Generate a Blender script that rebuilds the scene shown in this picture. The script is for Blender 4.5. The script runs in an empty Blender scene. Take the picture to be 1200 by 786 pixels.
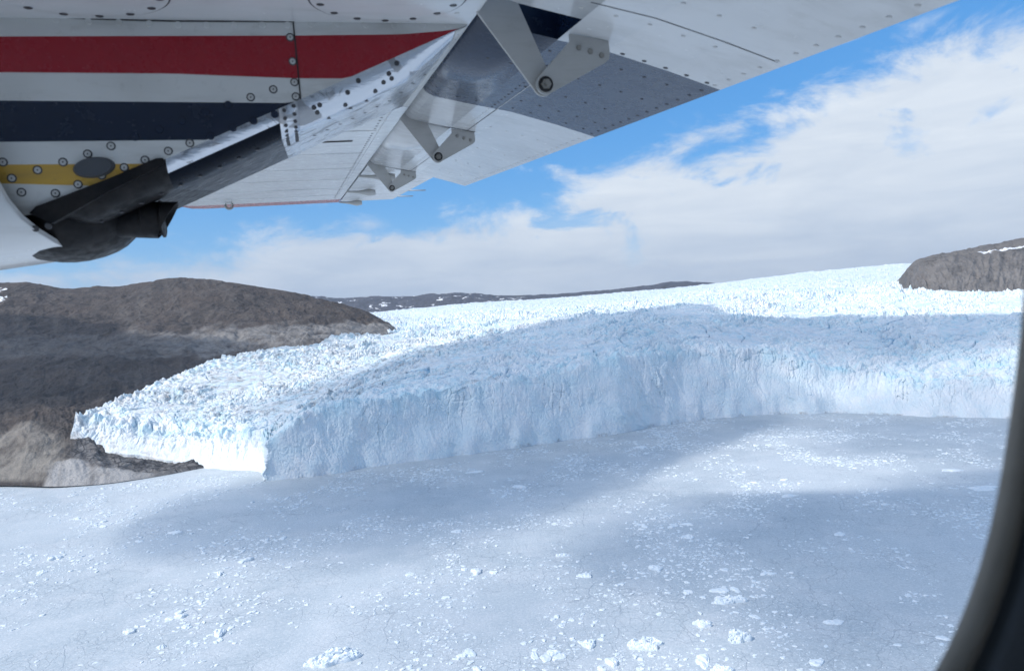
import bpy, math, random
import numpy as np
from mathutils import Matrix, Vector
from concurrent.futures import ThreadPoolExecutor

POOL = ThreadPoolExecutor(4)

random.seed(7)
RNG = np.random.default_rng(11)
scene = bpy.context.scene
COL = scene.collection
R = math.radians

# ------------------------------------------------------------------ camera, sun, sky, exposure
CAM_H = 300.0
FOC = 857.0                                   # focal length in pixels of the 1200 x 786 photograph
PITCH = math.atan(41.0 / FOC)
ROLL = math.atan(0.05)
EXPOSURE = 0.62
SUN_EL = R(40.0)
SUN_AZ = math.atan2(-0.87, -0.50)             # from +Y towards +X: left of and behind the camera
SUN_STRENGTH = 3.0
SKY_STRENGTH = 0.125
TO_SUN = np.array([math.sin(SUN_AZ) * math.cos(SUN_EL), math.cos(SUN_AZ) * math.cos(SUN_EL), math.sin(SUN_EL)])

fwd = Vector((0, math.cos(PITCH), -math.sin(PITCH)))
up0 = Vector((0, math.sin(PITCH), math.cos(PITCH)))
r0 = Vector((1, 0, 0))
cx = r0 * math.cos(ROLL) - up0 * math.sin(ROLL)
cy = r0 * math.sin(ROLL) + up0 * math.cos(ROLL)
CAM_R = Matrix((cx, cy, -fwd)).transposed()   # columns: right, up, backward
cam_data = bpy.data.cameras.new('camera')
cam = bpy.data.objects.new('camera', cam_data)
COL.objects.link(cam)
cam.matrix_world = Matrix.Translation((0, 0, CAM_H)) @ CAM_R.to_4x4()
cam_data.sensor_width = 36.0
cam_data.lens = FOC / 1200.0 * 36.0
cam_data.clip_start = 0.02
cam_data.clip_end = 90000.0
cam_data.dof.use_dof = True
cam_data.dof.focus_distance = 600.0
cam_data.dof.aperture_fstop = 8.0
scene.camera = cam
CR = np.array(CAM_R)

scene.view_settings.view_transform = 'Standard'
scene.view_settings.look = 'None'
scene.view_settings.gamma = 1.0
scene.view_settings.use_curve_mapping = False
scene.view_settings.exposure = EXPOSURE

sun_data = bpy.data.lights.new('sun', 'SUN')
sun_data.energy = SUN_STRENGTH
sun_data.angle = R(0.5)
sun_data.color = (1.0, 0.955, 0.89)
sun = bpy.data.objects.new('sun', sun_data)
COL.objects.link(sun)
sun.rotation_euler = Vector(TO_SUN).to_track_quat('Z', 'Y').to_euler()


def ray(px, py):
    d = CR @ np.array([px - 600.0, 393.0 - py, -FOC])
    return d / np.linalg.norm(d)


def at_z(px, py, z=0.0):
    d = ray(px, py)
    t = (z - CAM_H) / d[2]
    return np.array([d[0] * t, d[1] * t, z])


def at_d(px, py, D):
    d = ray(px, py)
    t = D / d[1]                              # D is the distance ahead along +Y
    return np.array([d[0] * t, d[1] * t, CAM_H + d[2] * t])


# ------------------------------------------------------------------ node helpers
class NT:
    def __init__(self, tree):
        self.t = tree
        self.n = tree.nodes
        self.l = tree.links

    def new(self, kind, **kw):
        n = self.n.new(kind)
        for k, v in kw.items():
            setattr(n, k, v)
        return n

    def set(self, sock, v):
        if isinstance(v, bpy.types.NodeSocket):
            self.l.new(v, sock)
        elif isinstance(v, (tuple, list)) and len(v) == 3 and sock.type == 'RGBA':
            sock.default_value = (*v, 1.0)
        else:
            sock.default_value = v

    def math(self, op, a, b=0.0, c=0.0, clamp=False):
        n = self.new('ShaderNodeMath', operation=op, use_clamp=clamp)
        self.set(n.inputs[0], a)
        self.set(n.inputs[1], b)
        self.set(n.inputs[2], c)
        return n.outputs[0]

    def mapr(self, v, a, b, c=0.0, d=1.0, smooth=True):
        n = self.new('ShaderNodeMapRange')
        n.interpolation_type = 'SMOOTHSTEP' if smooth else 'LINEAR'
        n.clamp = True
        self.set(n.inputs['Value'], v)
        for k, x in zip(('From Min', 'From Max', 'To Min', 'To Max'), (a, b, c, d)):
            self.set(n.inputs[k], x)
        return n.outputs['Result']

    def mix(self, f, a, b, mode='MIX'):
        n = self.new('ShaderNodeMix', data_type='RGBA', blend_type=mode)
        self.set(n.inputs[0], f)
        self.set(n.inputs[6], a)
        self.set(n.inputs[7], b)
        return n.outputs[2]

    def noise(self, vec, scale, detail=4.0, rough=0.55, dist=0.0):
        n = self.new('ShaderNodeTexNoise')
        if vec is not None:
            self.l.new(vec, n.inputs['Vector'])
        n.inputs['Scale'].default_value = scale
        n.inputs['Detail'].default_value = detail
        n.inputs['Roughness'].default_value = rough
        n.inputs['Distortion'].default_value = dist
        return n.outputs['Fac']

    def voronoi(self, vec, scale, feature='F1', out='Distance', rand=1.0):
        n = self.new('ShaderNodeTexVoronoi', feature=feature)
        self.l.new(vec, n.inputs['Vector'])
        n.inputs['Scale'].default_value = scale
        n.inputs['Randomness'].default_value = rand
        return n.outputs[out]

    def pos(self):
        return self.new('ShaderNodeNewGeometry').outputs['Position']

    def objco(self):
        return self.new('ShaderNodeTexCoord').outputs['Object']

    def scaled(self, vec, s):
        n = self.new('ShaderNodeVectorMath', operation='MULTIPLY')
        self.l.new(vec, n.inputs[0])
        n.inputs[1].default_value = s
        return n.outputs[0]

    def warp(self, vec, scale, amt, detail=2.0):
        n = self.new('ShaderNodeTexNoise')
        self.l.new(vec, n.inputs['Vector'])
        n.inputs['Scale'].default_value = scale
        n.inputs['Detail'].default_value = detail
        s = self.new('ShaderNodeVectorMath', operation='SUBTRACT')
        self.l.new(n.outputs['Color'], s.inputs[0])
        s.inputs[1].default_value = (0.5, 0.5, 0.5)
        m = self.new('ShaderNodeVectorMath', operation='SCALE')
        self.l.new(s.outputs[0], m.inputs[0])
        m.inputs['Scale'].default_value = amt
        a = self.new('ShaderNodeVectorMath', operation='ADD')
        self.l.new(vec, a.inputs[0])
        self.l.new(m.outputs[0], a.inputs[1])
        return a.outputs[0]

    def attr(self, name):
        return self.new('ShaderNodeAttribute', attribute_name=name).outputs['Fac']

    def bump(self, h, strength, dist):
        n = self.new('ShaderNodeBump')
        self.l.new(h, n.inputs['Height'])
        n.inputs['Strength'].default_value = strength
        n.inputs['Distance'].default_value = dist
        return n.outputs['Normal']


def material(name):
    m = bpy.data.materials.new(name)
    m.use_nodes = True
    t = NT(m.node_tree)
    b = m.node_tree.nodes['Principled BSDF']
    return m, t, b


def principled(t, b, color, rough=0.6, metal=0.0, spec=0.5, normal=None, coat=0.0, coat_rough=0.05):
    t.set(b.inputs['Base Color'], color)
    t.set(b.inputs['Roughness'], rough)
    t.set(b.inputs['Metallic'], metal)
    t.set(b.inputs['Specular IOR Level'], spec)
    b.inputs['Coat Weight'].default_value = coat
    b.inputs['Coat Roughness'].default_value = coat_rough
    if normal is not None:
        t.l.new(normal, b.inputs['Normal'])


# ------------------------------------------------------------------ sky: Nishita air plus a procedural cloud bank
world = bpy.data.worlds.new('World')
scene.world = world
world.use_nodes = True
wt = NT(world.node_tree)
wt.n.clear()
sky = wt.new('ShaderNodeTexSky', sky_type='NISHITA')
sky.sun_disc = False
sky.sun_elevation = SUN_EL
sky.sun_rotation = SUN_AZ
sky.altitude = 300.0
sky.air_density = 1.0
sky.dust_density = 0.1
sky.ozone_density = 2.5
bg = wt.new('ShaderNodeBackground')
hsv = wt.new('ShaderNodeHueSaturation')
hsv.inputs['Saturation'].default_value = 1.28
hsv.inputs['Value'].default_value = 0.72
wt.l.new(sky.outputs[0], hsv.inputs['Color'])
wt.l.new(wt.mix(0.62, hsv.outputs[0], (0.52, 1.95, 4.5)), bg.inputs['Color'])
bg.inputs['Strength'].default_value = SKY_STRENGTH
gen = wt.new('ShaderNodeTexCoord').outputs['Generated']
sep = wt.new('ShaderNodeSeparateXYZ')
wt.l.new(gen, sep.inputs[0])
el = wt.math('ARCSINE', sep.outputs['Z'])
az = wt.math('ARCTAN2', sep.outputs['X'], sep.outputs['Y'])
TOPS = [(-80, 322), (40, 313), (150, 296), (300, 276), (430, 264), (560, 247), (640, 222), (720, 192),
        (800, 166), (880, 146), (940, 100), (975, 72), (1040, 58), (1120, 50), (1200, 36)]
ramp = wt.new('ShaderNodeValToRGB')
AZ0, AZ1 = -0.9, 0.9
wt.l.new(wt.mapr(az, AZ0, AZ1, 0, 1, False), ramp.inputs[0])
stops = []
for px, py in TOPS:
    d = ray(px, py)
    stops.append(((math.atan2(d[0], d[1]) - AZ0) / (AZ1 - AZ0), math.asin(d[2]) / 0.6))
els = ramp.color_ramp.elements
while len(els) < len(stops):
    els.new(0.5)
for e, (p, v) in zip(els, stops):
    e.position = p
    e.color = (v, v, v, 1)
top = wt.math('MULTIPLY', ramp.outputs[0], 0.6)
zc = wt.math('ADD', wt.math('MAXIMUM', sep.outputs['Z'], 0.0), 0.16)
pl = wt.new('ShaderNodeCombineXYZ')
wt.l.new(wt.math('DIVIDE', sep.outputs['X'], zc), pl.inputs[0])
wt.l.new(wt.math('DIVIDE', sep.outputs['Y'], zc), pl.inputs[1])
plane = pl.outputs[0]
fine = wt.scaled(gen, (1.0, 1.0, 1.7))
n1 = wt.noise(wt.scaled(gen, (1.0, 1.0, 2.3)), 6.5, 9.0, 0.63, 0.3)
n2 = wt.noise(plane, 1.3, 6.0, 0.6, 0.2)
edge = wt.math('ADD', wt.math('SUBTRACT', top, el),
               wt.math('MULTIPLY', wt.math('SUBTRACT', n1, 0.5), 0.26))
bank = wt.mapr(edge, -0.018, 0.042)
# thin wisps and scattered puffs above the bank
wisp = wt.math('MULTIPLY', wt.mapr(wt.noise(fine, 8.0, 7.0, 0.6, 0.4), 0.56, 0.78), 0.55)
wisp = wt.math('MULTIPLY', wisp, wt.mapr(edge, -0.16, -0.01))
over = wt.math('MULTIPLY', wt.mapr(n2, 0.40, 0.56), wt.mapr(el, 0.55, 0.8))
mask = wt.math('MAXIMUM', wt.math('MAXIMUM', bank, wisp), over)
hole = wt.mapr(wt.noise(fine, 9.0, 6.0, 0.58, 0.4), 0.56, 0.68)
hole = wt.math('MULTIPLY', hole, wt.mapr(edge, 0.16, 0.05))
mask = wt.math('MULTIPLY', mask, wt.math('SUBTRACT', 1.0, wt.math('MULTIPLY', hole, 0.75)))
low = wt.mapr(el, 0.02, 0.17)
shade = wt.noise(wt.scaled(gen, (1.0, 1.0, 5.5)), 4.6, 7.0, 0.58, 0.4)
lum = wt.math('ADD', wt.math('MULTIPLY', low, 0.42), wt.math('MULTIPLY', wt.math('SUBTRACT', shade, 0.5), 1.5))
lum = wt.math('ADD', lum, 0.36, clamp=True)
ccol = wt.mix(lum, (0.42, 0.525, 0.685), (0.725, 0.795, 0.88))
bgc = wt.new('ShaderNodeBackground')
wt.l.new(ccol, bgc.inputs['Color'])
bgc.inputs['Strength'].default_value = 0.70
mixw = wt.new('ShaderNodeMixShader')
wt.l.new(mask, mixw.inputs[0])
wt.l.new(bg.outputs[0], mixw.inputs[1])
wt.l.new(bgc.outputs[0], mixw.inputs[2])
wo = wt.new('ShaderNodeOutputWorld')
wt.l.new(mixw.outputs[0], wo.inputs['Surface'])


# ------------------------------------------------------------------ numpy noise
PERM = np.random.default_rng(5).permutation(65536).astype(np.int32)
GANG = np.random.default_rng(6).uniform(0, 2 * np.pi, 65536)
GCOS, GSIN = np.cos(GANG).astype(np.float32), np.sin(GANG).astype(np.float32)
RTAB = np.random.default_rng(7).uniform(0, 1, 65536).astype(np.float32)


def _h(ix, iy, seed):
    return PERM[(PERM[(ix + seed * 7919) & 65535] + iy) & 65535]


def rnd(ix, iy, seed):
    return RTAB[_h(ix, iy, seed)]


def chunked(fn):
    """run a pointwise noise over the rows of a big array on all cores"""
    def run(x, y, seed=0):
        x, y = np.broadcast_arrays(np.asarray(x), np.asarray(y))
        if x.size < 200000:
            return fn(x.astype(np.float32), y.astype(np.float32), seed)
        parts = np.array_split(np.arange(x.shape[0]), 12)
        res = list(POOL.map(lambda p: fn(x[p[0]:p[-1] + 1].astype(np.float32), y[p[0]:p[-1] + 1].astype(np.float32), seed), parts))
        if isinstance(res[0], tuple):
            return tuple(np.concatenate([r[i] for r in res]) for i in range(len(res[0])))
        return np.concatenate(res)
    return run


@chunked
def perlin(x, y, seed=0):
    x0 = np.floor(x)
    y0 = np.floor(y)
    fx, fy = x - x0, y - y0
    ix, iy = x0.astype(np.int32), y0.astype(np.int32)
    u = fx * fx * fx * (fx * (fx * 6 - 15) + 10)
    v = fy * fy * fy * (fy * (fy * 6 - 15) + 10)

    def g(dx, dy):
        h = _h(ix + dx, iy + dy, seed)
        return GCOS[h] * (fx - dx) + GSIN[h] * (fy - dy)
    a = g(0, 0)
    a = a + (g(1, 0) - a) * u
    b = g(0, 1)
    b = b + (g(1, 1) - b) * u
    return (a + (b - a) * v) * np.float32(1.45)


def fbm(x, y, octv=5, seed=0, gain=0.5, lac=2.03):
    s = 0.0
    a = 1.0
    for i in range(octv):
        s = s + a * perlin(x, y, seed + i * 17)
        x, y = x * lac + 13.7, y * lac - 7.3
        a *= gain
    return s


def ridged(x, y, octv=5, seed=0, gain=0.5, lac=2.07):
    s = 0.0
    a = 1.0
    for i in range(octv):
        s = s + a * (1.0 - 2.0 * np.abs(perlin(x, y, seed + i * 19)))
        x, y = x * lac + 3.1, y * lac + 9.2
        a *= gain
    return s


@chunked
def worley(x, y, seed=0):
    ix, iy = np.floor(x).astype(np.int32), np.floor(y).astype(np.int32)
    f1 = np.full(x.shape, 9.0, np.float32)
    f2 = np.full(x.shape, 9.0, np.float32)
    rid = np.zeros(x.shape, np.float32)
    for dx in (-1, 0, 1):
        for dy in (-1, 0, 1):
            cxx, cyy = ix + dx, iy + dy
            h = _h(cxx, cyy, seed)
            d = np.hypot(cxx + RTAB[h] - x, cyy + RTAB[(h + 7717) & 65535] - y)
            r = RTAB[(h + 31337) & 65535]
            near = d < f1
            f2 = np.where(near, f1, np.minimum(f2, d))
            rid = np.where(near, r, rid)
            f1 = np.where(near, d, f1)
    return f1, f2, rid


def sstep(x, a, b):
    t = np.clip((x - a) / (b - a), 0, 1)
    return t * t * (3 - 2 * t)


def blur(a, n, axis):
    a = a.astype(np.float32)
    k = np.exp(-0.5 * (np.arange(-2 * n, 2 * n + 1) / n) ** 2)
    k /= k.sum()
    pad = [(0, 0)] * a.ndim
    pad[axis] = (2 * n, 2 * n)
    b = np.pad(a, pad, mode='edge')
    out = 0
    for i, w in enumerate(k):
        sl = [slice(None)] * a.ndim
        sl[axis] = slice(i, i + a.shape[axis])
        out = out + w * b[tuple(sl)]
    return out


# ------------------------------------------------------------------ mesh helpers
def mesh_np(name, verts, quads, smooth=True, attrs=None):
    me = bpy.data.meshes.new(name)
    nv, nf = len(verts), len(quads)
    k = quads.shape[1]
    me.vertices.add(nv)
    me.vertices.foreach_set('co', np.ascontiguousarray(verts, dtype=np.float32).ravel())
    me.loops.add(nf * k)
    me.loops.foreach_set('vertex_index', np.ascontiguousarray(quads, dtype=np.int32).ravel())
    me.polygons.add(nf)
    me.polygons.foreach_set('loop_start', np.arange(0, nf * k, k, dtype=np.int32))
    me.polygons.foreach_set('use_smooth', np.full(nf, smooth, dtype=bool))
    for an, av in (attrs or {}).items():
        at = me.attributes.new(an, 'FLOAT', 'POINT')
        at.data.foreach_set('value', np.ascontiguousarray(av, dtype=np.float32).ravel())
    me.update(calc_edges=True)
    return me


def grid_quads(nv, nu):
    i = np.arange(nv * nu).reshape(nv, nu)
    return np.stack([i[:-1, :-1], i[:-1, 1:], i[1:, 1:], i[1:, :-1]], -1).reshape(-1, 4)


def link(name, me, mats, parent=None):
    o = bpy.data.objects.new(name, me)
    COL.objects.link(o)
    for m in (mats if isinstance(mats, (list, tuple)) else [mats]):
        if m.name not in [x.name for x in me.materials if x]:
            me.materials.append(m)
    if parent is not None:
        o.parent = parent
    return o


def setting(name, me, mats, label=None, kind='structure'):
    o = link(name, me, mats)
    o['kind'] = kind
    if label:
        o['label'] = label
    return o


def loft(keys, us, rows, nu):
    """keys: [column][node] points; us: parameter of every column; rows: samples per node span. -> grid [nv, nu, 3], v parameter"""
    K = np.array(keys)
    uu = np.linspace(us[0], us[-1], nu)
    cols = np.empty((K.shape[1], nu, 3))
    for n in range(K.shape[1]):
        for c in range(3):
            cols[n, :, c] = np.interp(uu, us, K[:, n, c])
    vs = np.concatenate([np.linspace(i, i + 1, r, endpoint=False) for i, r in enumerate(rows)] + [[len(rows)]])
    i = np.clip(vs.astype(int), 0, len(rows) - 1)
    f = (vs - i)[:, None, None]
    return cols[i] * (1 - f) + cols[i + 1] * f, vs, uu


# ------------------------------------------------------------------ materials of the setting
def mat_ice():
    m, t, b = material('glacier_ice')
    p = t.pos()
    big = t.noise(p, 0.0045, 5.0, 0.6)
    mid = t.noise(p, 0.03, 5.0, 0.6, 0.3)
    fine = t.noise(p, 0.25, 4.0, 0.6)
    white = (0.83, 0.843, 0.855)
    blue = (0.56, 0.765, 0.835)
    deep = (0.16, 0.42, 0.62)
    f = t.math('MULTIPLY', t.attr('fresh'), t.mapr(t.math('ADD', mid, t.math('MULTIPLY', big, 0.5)), 0.52, 0.98))
    c = t.mix(f, white, blue)
    c = t.mix(t.attr('deep'), c, deep)
    d = t.math('MULTIPLY', t.attr('dirt'), t.mapr(t.noise(p, 0.055, 6.0, 0.7, 0.4), 0.42, 0.72))
    c = t.mix(d, c, (0.30, 0.285, 0.28))
    h = t.math('ADD', t.math('MULTIPLY', fine, 0.9), t.math('MULTIPLY', t.noise(p, 1.0, 3.0, 0.6), 0.35))
    principled(t, b, c, 0.55, spec=0.3, normal=t.bump(h, 0.7, 2.2))
    return m


def mat_rock(name, cols, scale, bump=3.0, snow=False):
    m, t, b = material(name)
    p = t.pos()
    w = t.warp(p, 0.006 * scale, 60 / scale, 3.0)
    n1_ = t.noise(w, 0.004 * scale, 6.0, 0.62)
    st = t.noise(t.scaled(w, (1.0, 1.0, 3.0)), 0.014 * scale, 7.0, 0.68, 0.5)
    fine_ = t.noise(p, 0.09 * scale, 6.0, 0.7)
    c = t.mix(t.mapr(n1_, 0.36, 0.64), cols[0], cols[1])
    c = t.mix(t.mapr(st, 0.45, 0.72), c, cols[2])
    uv = t.new('ShaderNodeCombineXYZ')
    t.l.new(t.attr('along'), uv.inputs[0])
    t.l.new(t.attr('upslope'), uv.inputs[1])
    uvw = t.warp(uv.outputs[0], 0.6, 0.5, 4.0)
    scree = t.noise(t.scaled(uvw, (1.0, 0.22, 1.0)), 3.2, 8.0, 0.68, 0.3)
    ledge = t.noise(t.scaled(uvw, (0.12, 2.6, 1.0)), 3.0, 6.0, 0.62, 0.2)
    c = t.mix(t.math('MULTIPLY', t.mapr(scree, 0.5, 0.68), 0.6), c, cols[3])
    c = t.mix(t.math('MULTIPLY', t.mapr(scree, 0.46, 0.34), 0.65), c, (0.028, 0.028, 0.031))
    c = t.mix(t.math('MULTIPLY', t.mapr(ledge, 0.56, 0.64), 0.5), c, (0.035, 0.034, 0.036))
    c = t.mix(t.mapr(fine_, 0.35, 0.75), t.mix(0.28, c, (0.025, 0.025, 0.027)), t.mix(0.16, c, cols[3]))
    pale = t.math('MULTIPLY', t.attr('pale'), t.mapr(t.noise(w, 0.02 * scale, 6.0, 0.7), 0.25, 0.62))
    c = t.mix(pale, c, cols[4])
    tan = t.math('MULTIPLY', t.attr('tan'), t.mapr(t.noise(w, 0.012 * scale, 5.0, 0.65, 0.6), 0.25, 0.6))
    c = t.mix(tan, c, cols[5])
    jt = t.voronoi(t.scaled(t.warp(p, 0.03, 14.0, 3.0), (1.0, 1.0, 0.45)), 0.055, 'DISTANCE_TO_EDGE')
    jn = t.noise(t.scaled(w, (1.0, 1.0, 0.4)), 0.05, 6.0, 0.7)
    jc = t.mix(t.mapr(jn, 0.4, 0.68), (0.075, 0.075, 0.08), (0.25, 0.24, 0.235))
    jc = t.mix(t.mapr(jt, 0.0, 0.10, 0.75, 0.0), jc, (0.02, 0.02, 0.024))
    c = t.mix(t.attr('joint'), c, jc)
    if snow:
        s = t.math('MULTIPLY', t.attr('snow'), t.mapr(t.noise(t.scaled(p, (1, 1, 2.5)), 0.0042, 6.0, 0.6, 0.5), 0.60, 0.63))
    else:
        s = t.attr('snow')
    fo = t.math('MULTIPLY', t.attr('foot'), t.mapr(scree, 0.36, 0.58, 0.35, 1.0))
    c = t.mix(fo, c, (0.37, 0.36, 0.355))
    c = t.mix(s, c, (0.85, 0.87, 0.9))
    h = t.math('ADD', t.math('MULTIPLY', st, 6.0), t.math('MULTIPLY', fine_, 2.5))
    principled(t, b, c, 0.9, spec=0.2, normal=t.bump(h, 0.65, bump))
    return m


def mat_water():
    m, t, b = material('frozen_fjord')
    p = t.pos()
    w = t.warp(p, 0.02, 26.0, 4.0)
    w2 = t.warp(p, 0.09, 7.0, 3.0)
    big = t.noise(p, 0.0028, 6.0, 0.6, 0.6)
    mid = t.noise(w, 0.02, 6.0, 0.62)
    fine_ = t.noise(p, 0.28, 6.0, 0.72)
    c = t.mix(t.mapr(big, 0.32, 0.68), (0.395, 0.455, 0.495), (0.525, 0.575, 0.605))
    c = t.mix(t.math('MULTIPLY', t.mapr(mid, 0.42, 0.68), 0.45), c, (0.63, 0.65, 0.67))
    # slush of countless small bits: pale flecks of several sizes
    for sc, lo, hi, amt in ((0.22, 0.27, 0.16, 0.5), (0.5, 0.34, 0.18, 0.6), (1.0, 0.42, 0.2, 0.6)):
        v = t.new('ShaderNodeTexVoronoi', feature='F1')
        t.l.new(w2, v.inputs['Vector'])
        v.inputs['Scale'].default_value = sc
        sepc = t.new('ShaderNodeSeparateColor')
        t.l.new(v.outputs['Color'], sepc.inputs[0])
        thr = t.math('MULTIPLY', sepc.outputs[0], lo)
        spot = t.mapr(t.math('SUBTRACT', v.outputs['Distance'], thr), 0.03, -0.06)
        clump = t.mapr(t.noise(p, 0.012, 5.0, 0.65, 0.5), 0.44, 0.64, 0.35, 1.0)
        spot = t.math('MULTIPLY', t.math('MULTIPLY', spot, clump), amt)
        c = t.mix(spot, c, (0.80, 0.83, 0.86))
    # cracks between the plates
    cr = 0.0
    wid = t.mapr(t.noise(p, 0.008, 4.0, 0.6), 0.38, 0.58, 0.0, 1.0)
    cracks = None
    for src, sc, wd, amt in ((w, 0.0115, 0.008, 0.45), (w2, 0.03, 0.015, 0.42), (w2, 0.085, 0.03, 0.38)):
        e = t.voronoi(src, sc, 'DISTANCE_TO_EDGE')
        k = t.math('MULTIPLY', t.mapr(e, 0.0, wd, 1.0, 0.0), amt)
        k = t.math('MULTIPLY', k, wid)
        cracks = k if cracks is None else t.math('MAXIMUM', cracks, k)
    c = t.mix(cracks, c, (0.10, 0.14, 0.19))
    # open darker water leads
    lead = t.mapr(t.noise(t.warp(p, 0.004, 260.0, 3.0), 0.0035, 5.0, 0.6), 0.655, 0.74)
    lead = t.math('MULTIPLY', lead, t.mapr(t.noise(p, 0.05, 5.0, 0.65), 0.42, 0.62))
    c = t.mix(t.math('MULTIPLY', lead, 0.6), c, (0.2, 0.245, 0.29))
    grain = t.noise(p, 0.6, 4.0, 0.75)
    c = t.mix(t.math('MULTIPLY', t.mapr(fine_, 0.42, 0.68), 0.4), c, (0.73, 0.75, 0.77))
    c = t.mix(t.math('MULTIPLY', t.mapr(grain, 0.52, 0.36), 0.6), c, (0.34, 0.375, 0.42))
    h = t.math('ADD', t.math('MULTIPLY', fine_, 0.5), t.math('MULTIPLY', cracks, -1.2))
    principled(t, b, c, 0.5, spec=0.35, normal=t.bump(h, 0.5, 0.8))
    return m


def mat_snow():
    m, t, b = material('floating_ice')
    p = t.pos()
    n = t.noise(p, 0.22, 5.0, 0.65)
    c = t.mix(t.mapr(n, 0.4, 0.7), (0.66, 0.735, 0.79), (0.80, 0.82, 0.84))
    principled(t, b, c, 0.5, spec=0.3, normal=t.bump(t.noise(p, 0.9, 4.0, 0.6), 0.6, 0.5))
    return m


M_ICE = mat_ice()
M_WATER = mat_water()
M_SNOW = mat_snow()
M_HILL = mat_rock('brown_hillside', [(0.060, 0.052, 0.050), (0.092, 0.074, 0.066), (0.125, 0.108, 0.098), (0.15, 0.135, 0.125),
                                     (0.25, 0.24, 0.232), (0.26, 0.24, 0.215)], 1.0)
M_CLIFF = mat_rock('grey_rock_wall', [(0.125, 0.118, 0.116), (0.15, 0.14, 0.137), (0.175, 0.168, 0.164), (0.22, 0.212, 0.205),
                                      (0.27, 0.25, 0.24), (0.27, 0.24, 0.21)], 0.8, 5.0)
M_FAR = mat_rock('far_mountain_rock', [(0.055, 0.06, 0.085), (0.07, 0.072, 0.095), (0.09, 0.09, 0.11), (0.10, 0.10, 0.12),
                                       (0.2, 0.2, 0.2), (0.2, 0.2, 0.2)], 0.3, 8.0, snow=True)  # blue of distant haze is put into these rock colours

# ------------------------------------------------------------------ water
me = bpy.data.meshes.new('water')
me.from_pydata([(-15000, -2000, 0), (15000, -2000, 0), (15000, 18500, 0), (-15000, 18500, 0)], [], [(0, 1, 2, 3)])
setting('water', me, M_WATER, 'pale ice-choked fjord water below the glacier front')

# ------------------------------------------------------------------ glacier
Z = None
GC = [  # per column: waterline (px, py, distance or None for sea level), lip (px, py, setback), then five nodes (px, py, distance)
    [(84, 512, 1500), (90, 489, 35), (116, 473, 1640), (160, 456, 1760), (230, 424, 2020), (330, 405, 2350), (440, 374, 4500), (380, 370, 9500)],
    [(104, 527, 1490), (118, 494, 55), (148, 479, 1600), (200, 458, 1740), (290, 423, 2050), (460, 389, 2750), (480, 372, 4500), (440, 366, 9500)],
    [(165, 533, 1480), (180, 506, 65), (200, 488, 1590), (250, 462, 1750), (350, 421, 2100), (500, 387, 2800), (520, 368, 4500), (500, 360, 9500)],
    [(238, 547.5, None), (246, 508, 60), (270, 489, 1570), (310, 465, 1720), (400, 421, 2100), (540, 383, 2850), (570, 364, 4500), (560, 354.5, 9500)],
    [(309, 551, None), (311, 503, 70), (332, 485, 1570), (365, 464, 1710), (440, 420, 2050), (580, 378, 2800), (610, 362, 4500), (610, 352, 9500)],
    [(312, 563.5, None), (313.5, 516, 8), (336, 494, 1470), (372, 466, 1650), (450, 420, 2000), (590, 377, 2750), (640, 360, 4500), (640, 350, 9500)],
    [(330, 561.5, None), (331, 503, 14), (348, 486, 1465), (385, 462, 1640), (465, 417, 1980), (600, 376, 2720), (650, 359, 4500), (652, 349, 9500)],
    [(346, 560, None), (347, 490, 18), (360, 479, 1455), (400, 457, 1620), (480, 414, 1950), (620, 374, 2700), (660, 358, 4500), (665, 348, 9500)],
    [(420, 549, None), (420, 471, 25), (435, 454, 1520), (460, 437, 1650), (530, 403, 2000), (650, 371, 2700), (690, 356, 4500), (690, 346, 9500)],
    [(520, 535, None), (520, 456, 32), (530, 435, 1590), (550, 418, 1710), (600, 393, 2000), (690, 367, 2700), (730, 353, 4500), (730, 342.5, 9500)],
    [(620, 522, None), (620, 441, 38), (625, 421, 1650), (635, 403, 1770), (660, 385, 1980), (745, 363, 2700), (775, 349, 4500), (780, 338.5, 9500)],
    [(720, 508, None), (720, 421, 42), (725, 401, 1720), (730, 385, 1830), (742, 371, 1980), (800, 357, 2700), (820, 344, 4500), (822, 334, 9500)],
    [(800, 493.5, None), (800, 410, 48), (800, 396, 1800), (800, 384, 1900), (798, 371, 2030), (850, 353, 2750), (878, 338, 4500), (875, 328, 9300)],
    [(890, 485, None), (890, 408, 60), (890, 399, 1860), (890, 389, 1960), (890, 377, 2100), (920, 350, 2800), (940, 332, 4500), (940, 319.5, 9000)],
    [(980, 483.5, None), (977, 432, 50), (975, 412, 1850), (975, 390, 1990), (975, 371, 2150), (985, 347, 2850), (1000, 327, 4700), (1000, 314, 8500)],
    [(1080, 487, None), (1080, 447, 45), (1080, 421, 1790), (1080, 396, 1940), (1080, 373, 2130), (1080, 346, 2700), (1060, 327, 4700), (1062, 308, 8000)],
    [(1190, 490, None), (1190, 443, 45), (1190, 415, 1740), (1190, 392, 1890), (1190, 372, 2080), (1190, 346, 2600), (1150, 331, 4700), (1130, 312, 8000)],
    [(1420, 492, None), (1420, 438, 45), (1420, 408, 1660), (1420, 380, 1830), (1420, 358, 2040), (1420, 336, 2600), (1400, 325, 4700), (1330, 312, 8000)],
]
keys = []
for c in GC:
    p0 = at_z(c[0][0], c[0][1]) if c[0][2] is None else at_d(*c[0])
    d0 = p0[1]
    row = [p0, at_d(c[1][0], c[1][1], d0 + c[1][2])]
    row += [at_d(*q) for q in c[2:]]
    keys.append(row)
us = [c[0][0] for c in GC]
ROWS = [130, 60, 60, 120, 180, 120, 60]
G, gv, gu = loft(keys, us, ROWS, 1650)
nv, nu = G.shape[:2]
lipr = ROWS[0]
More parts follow.
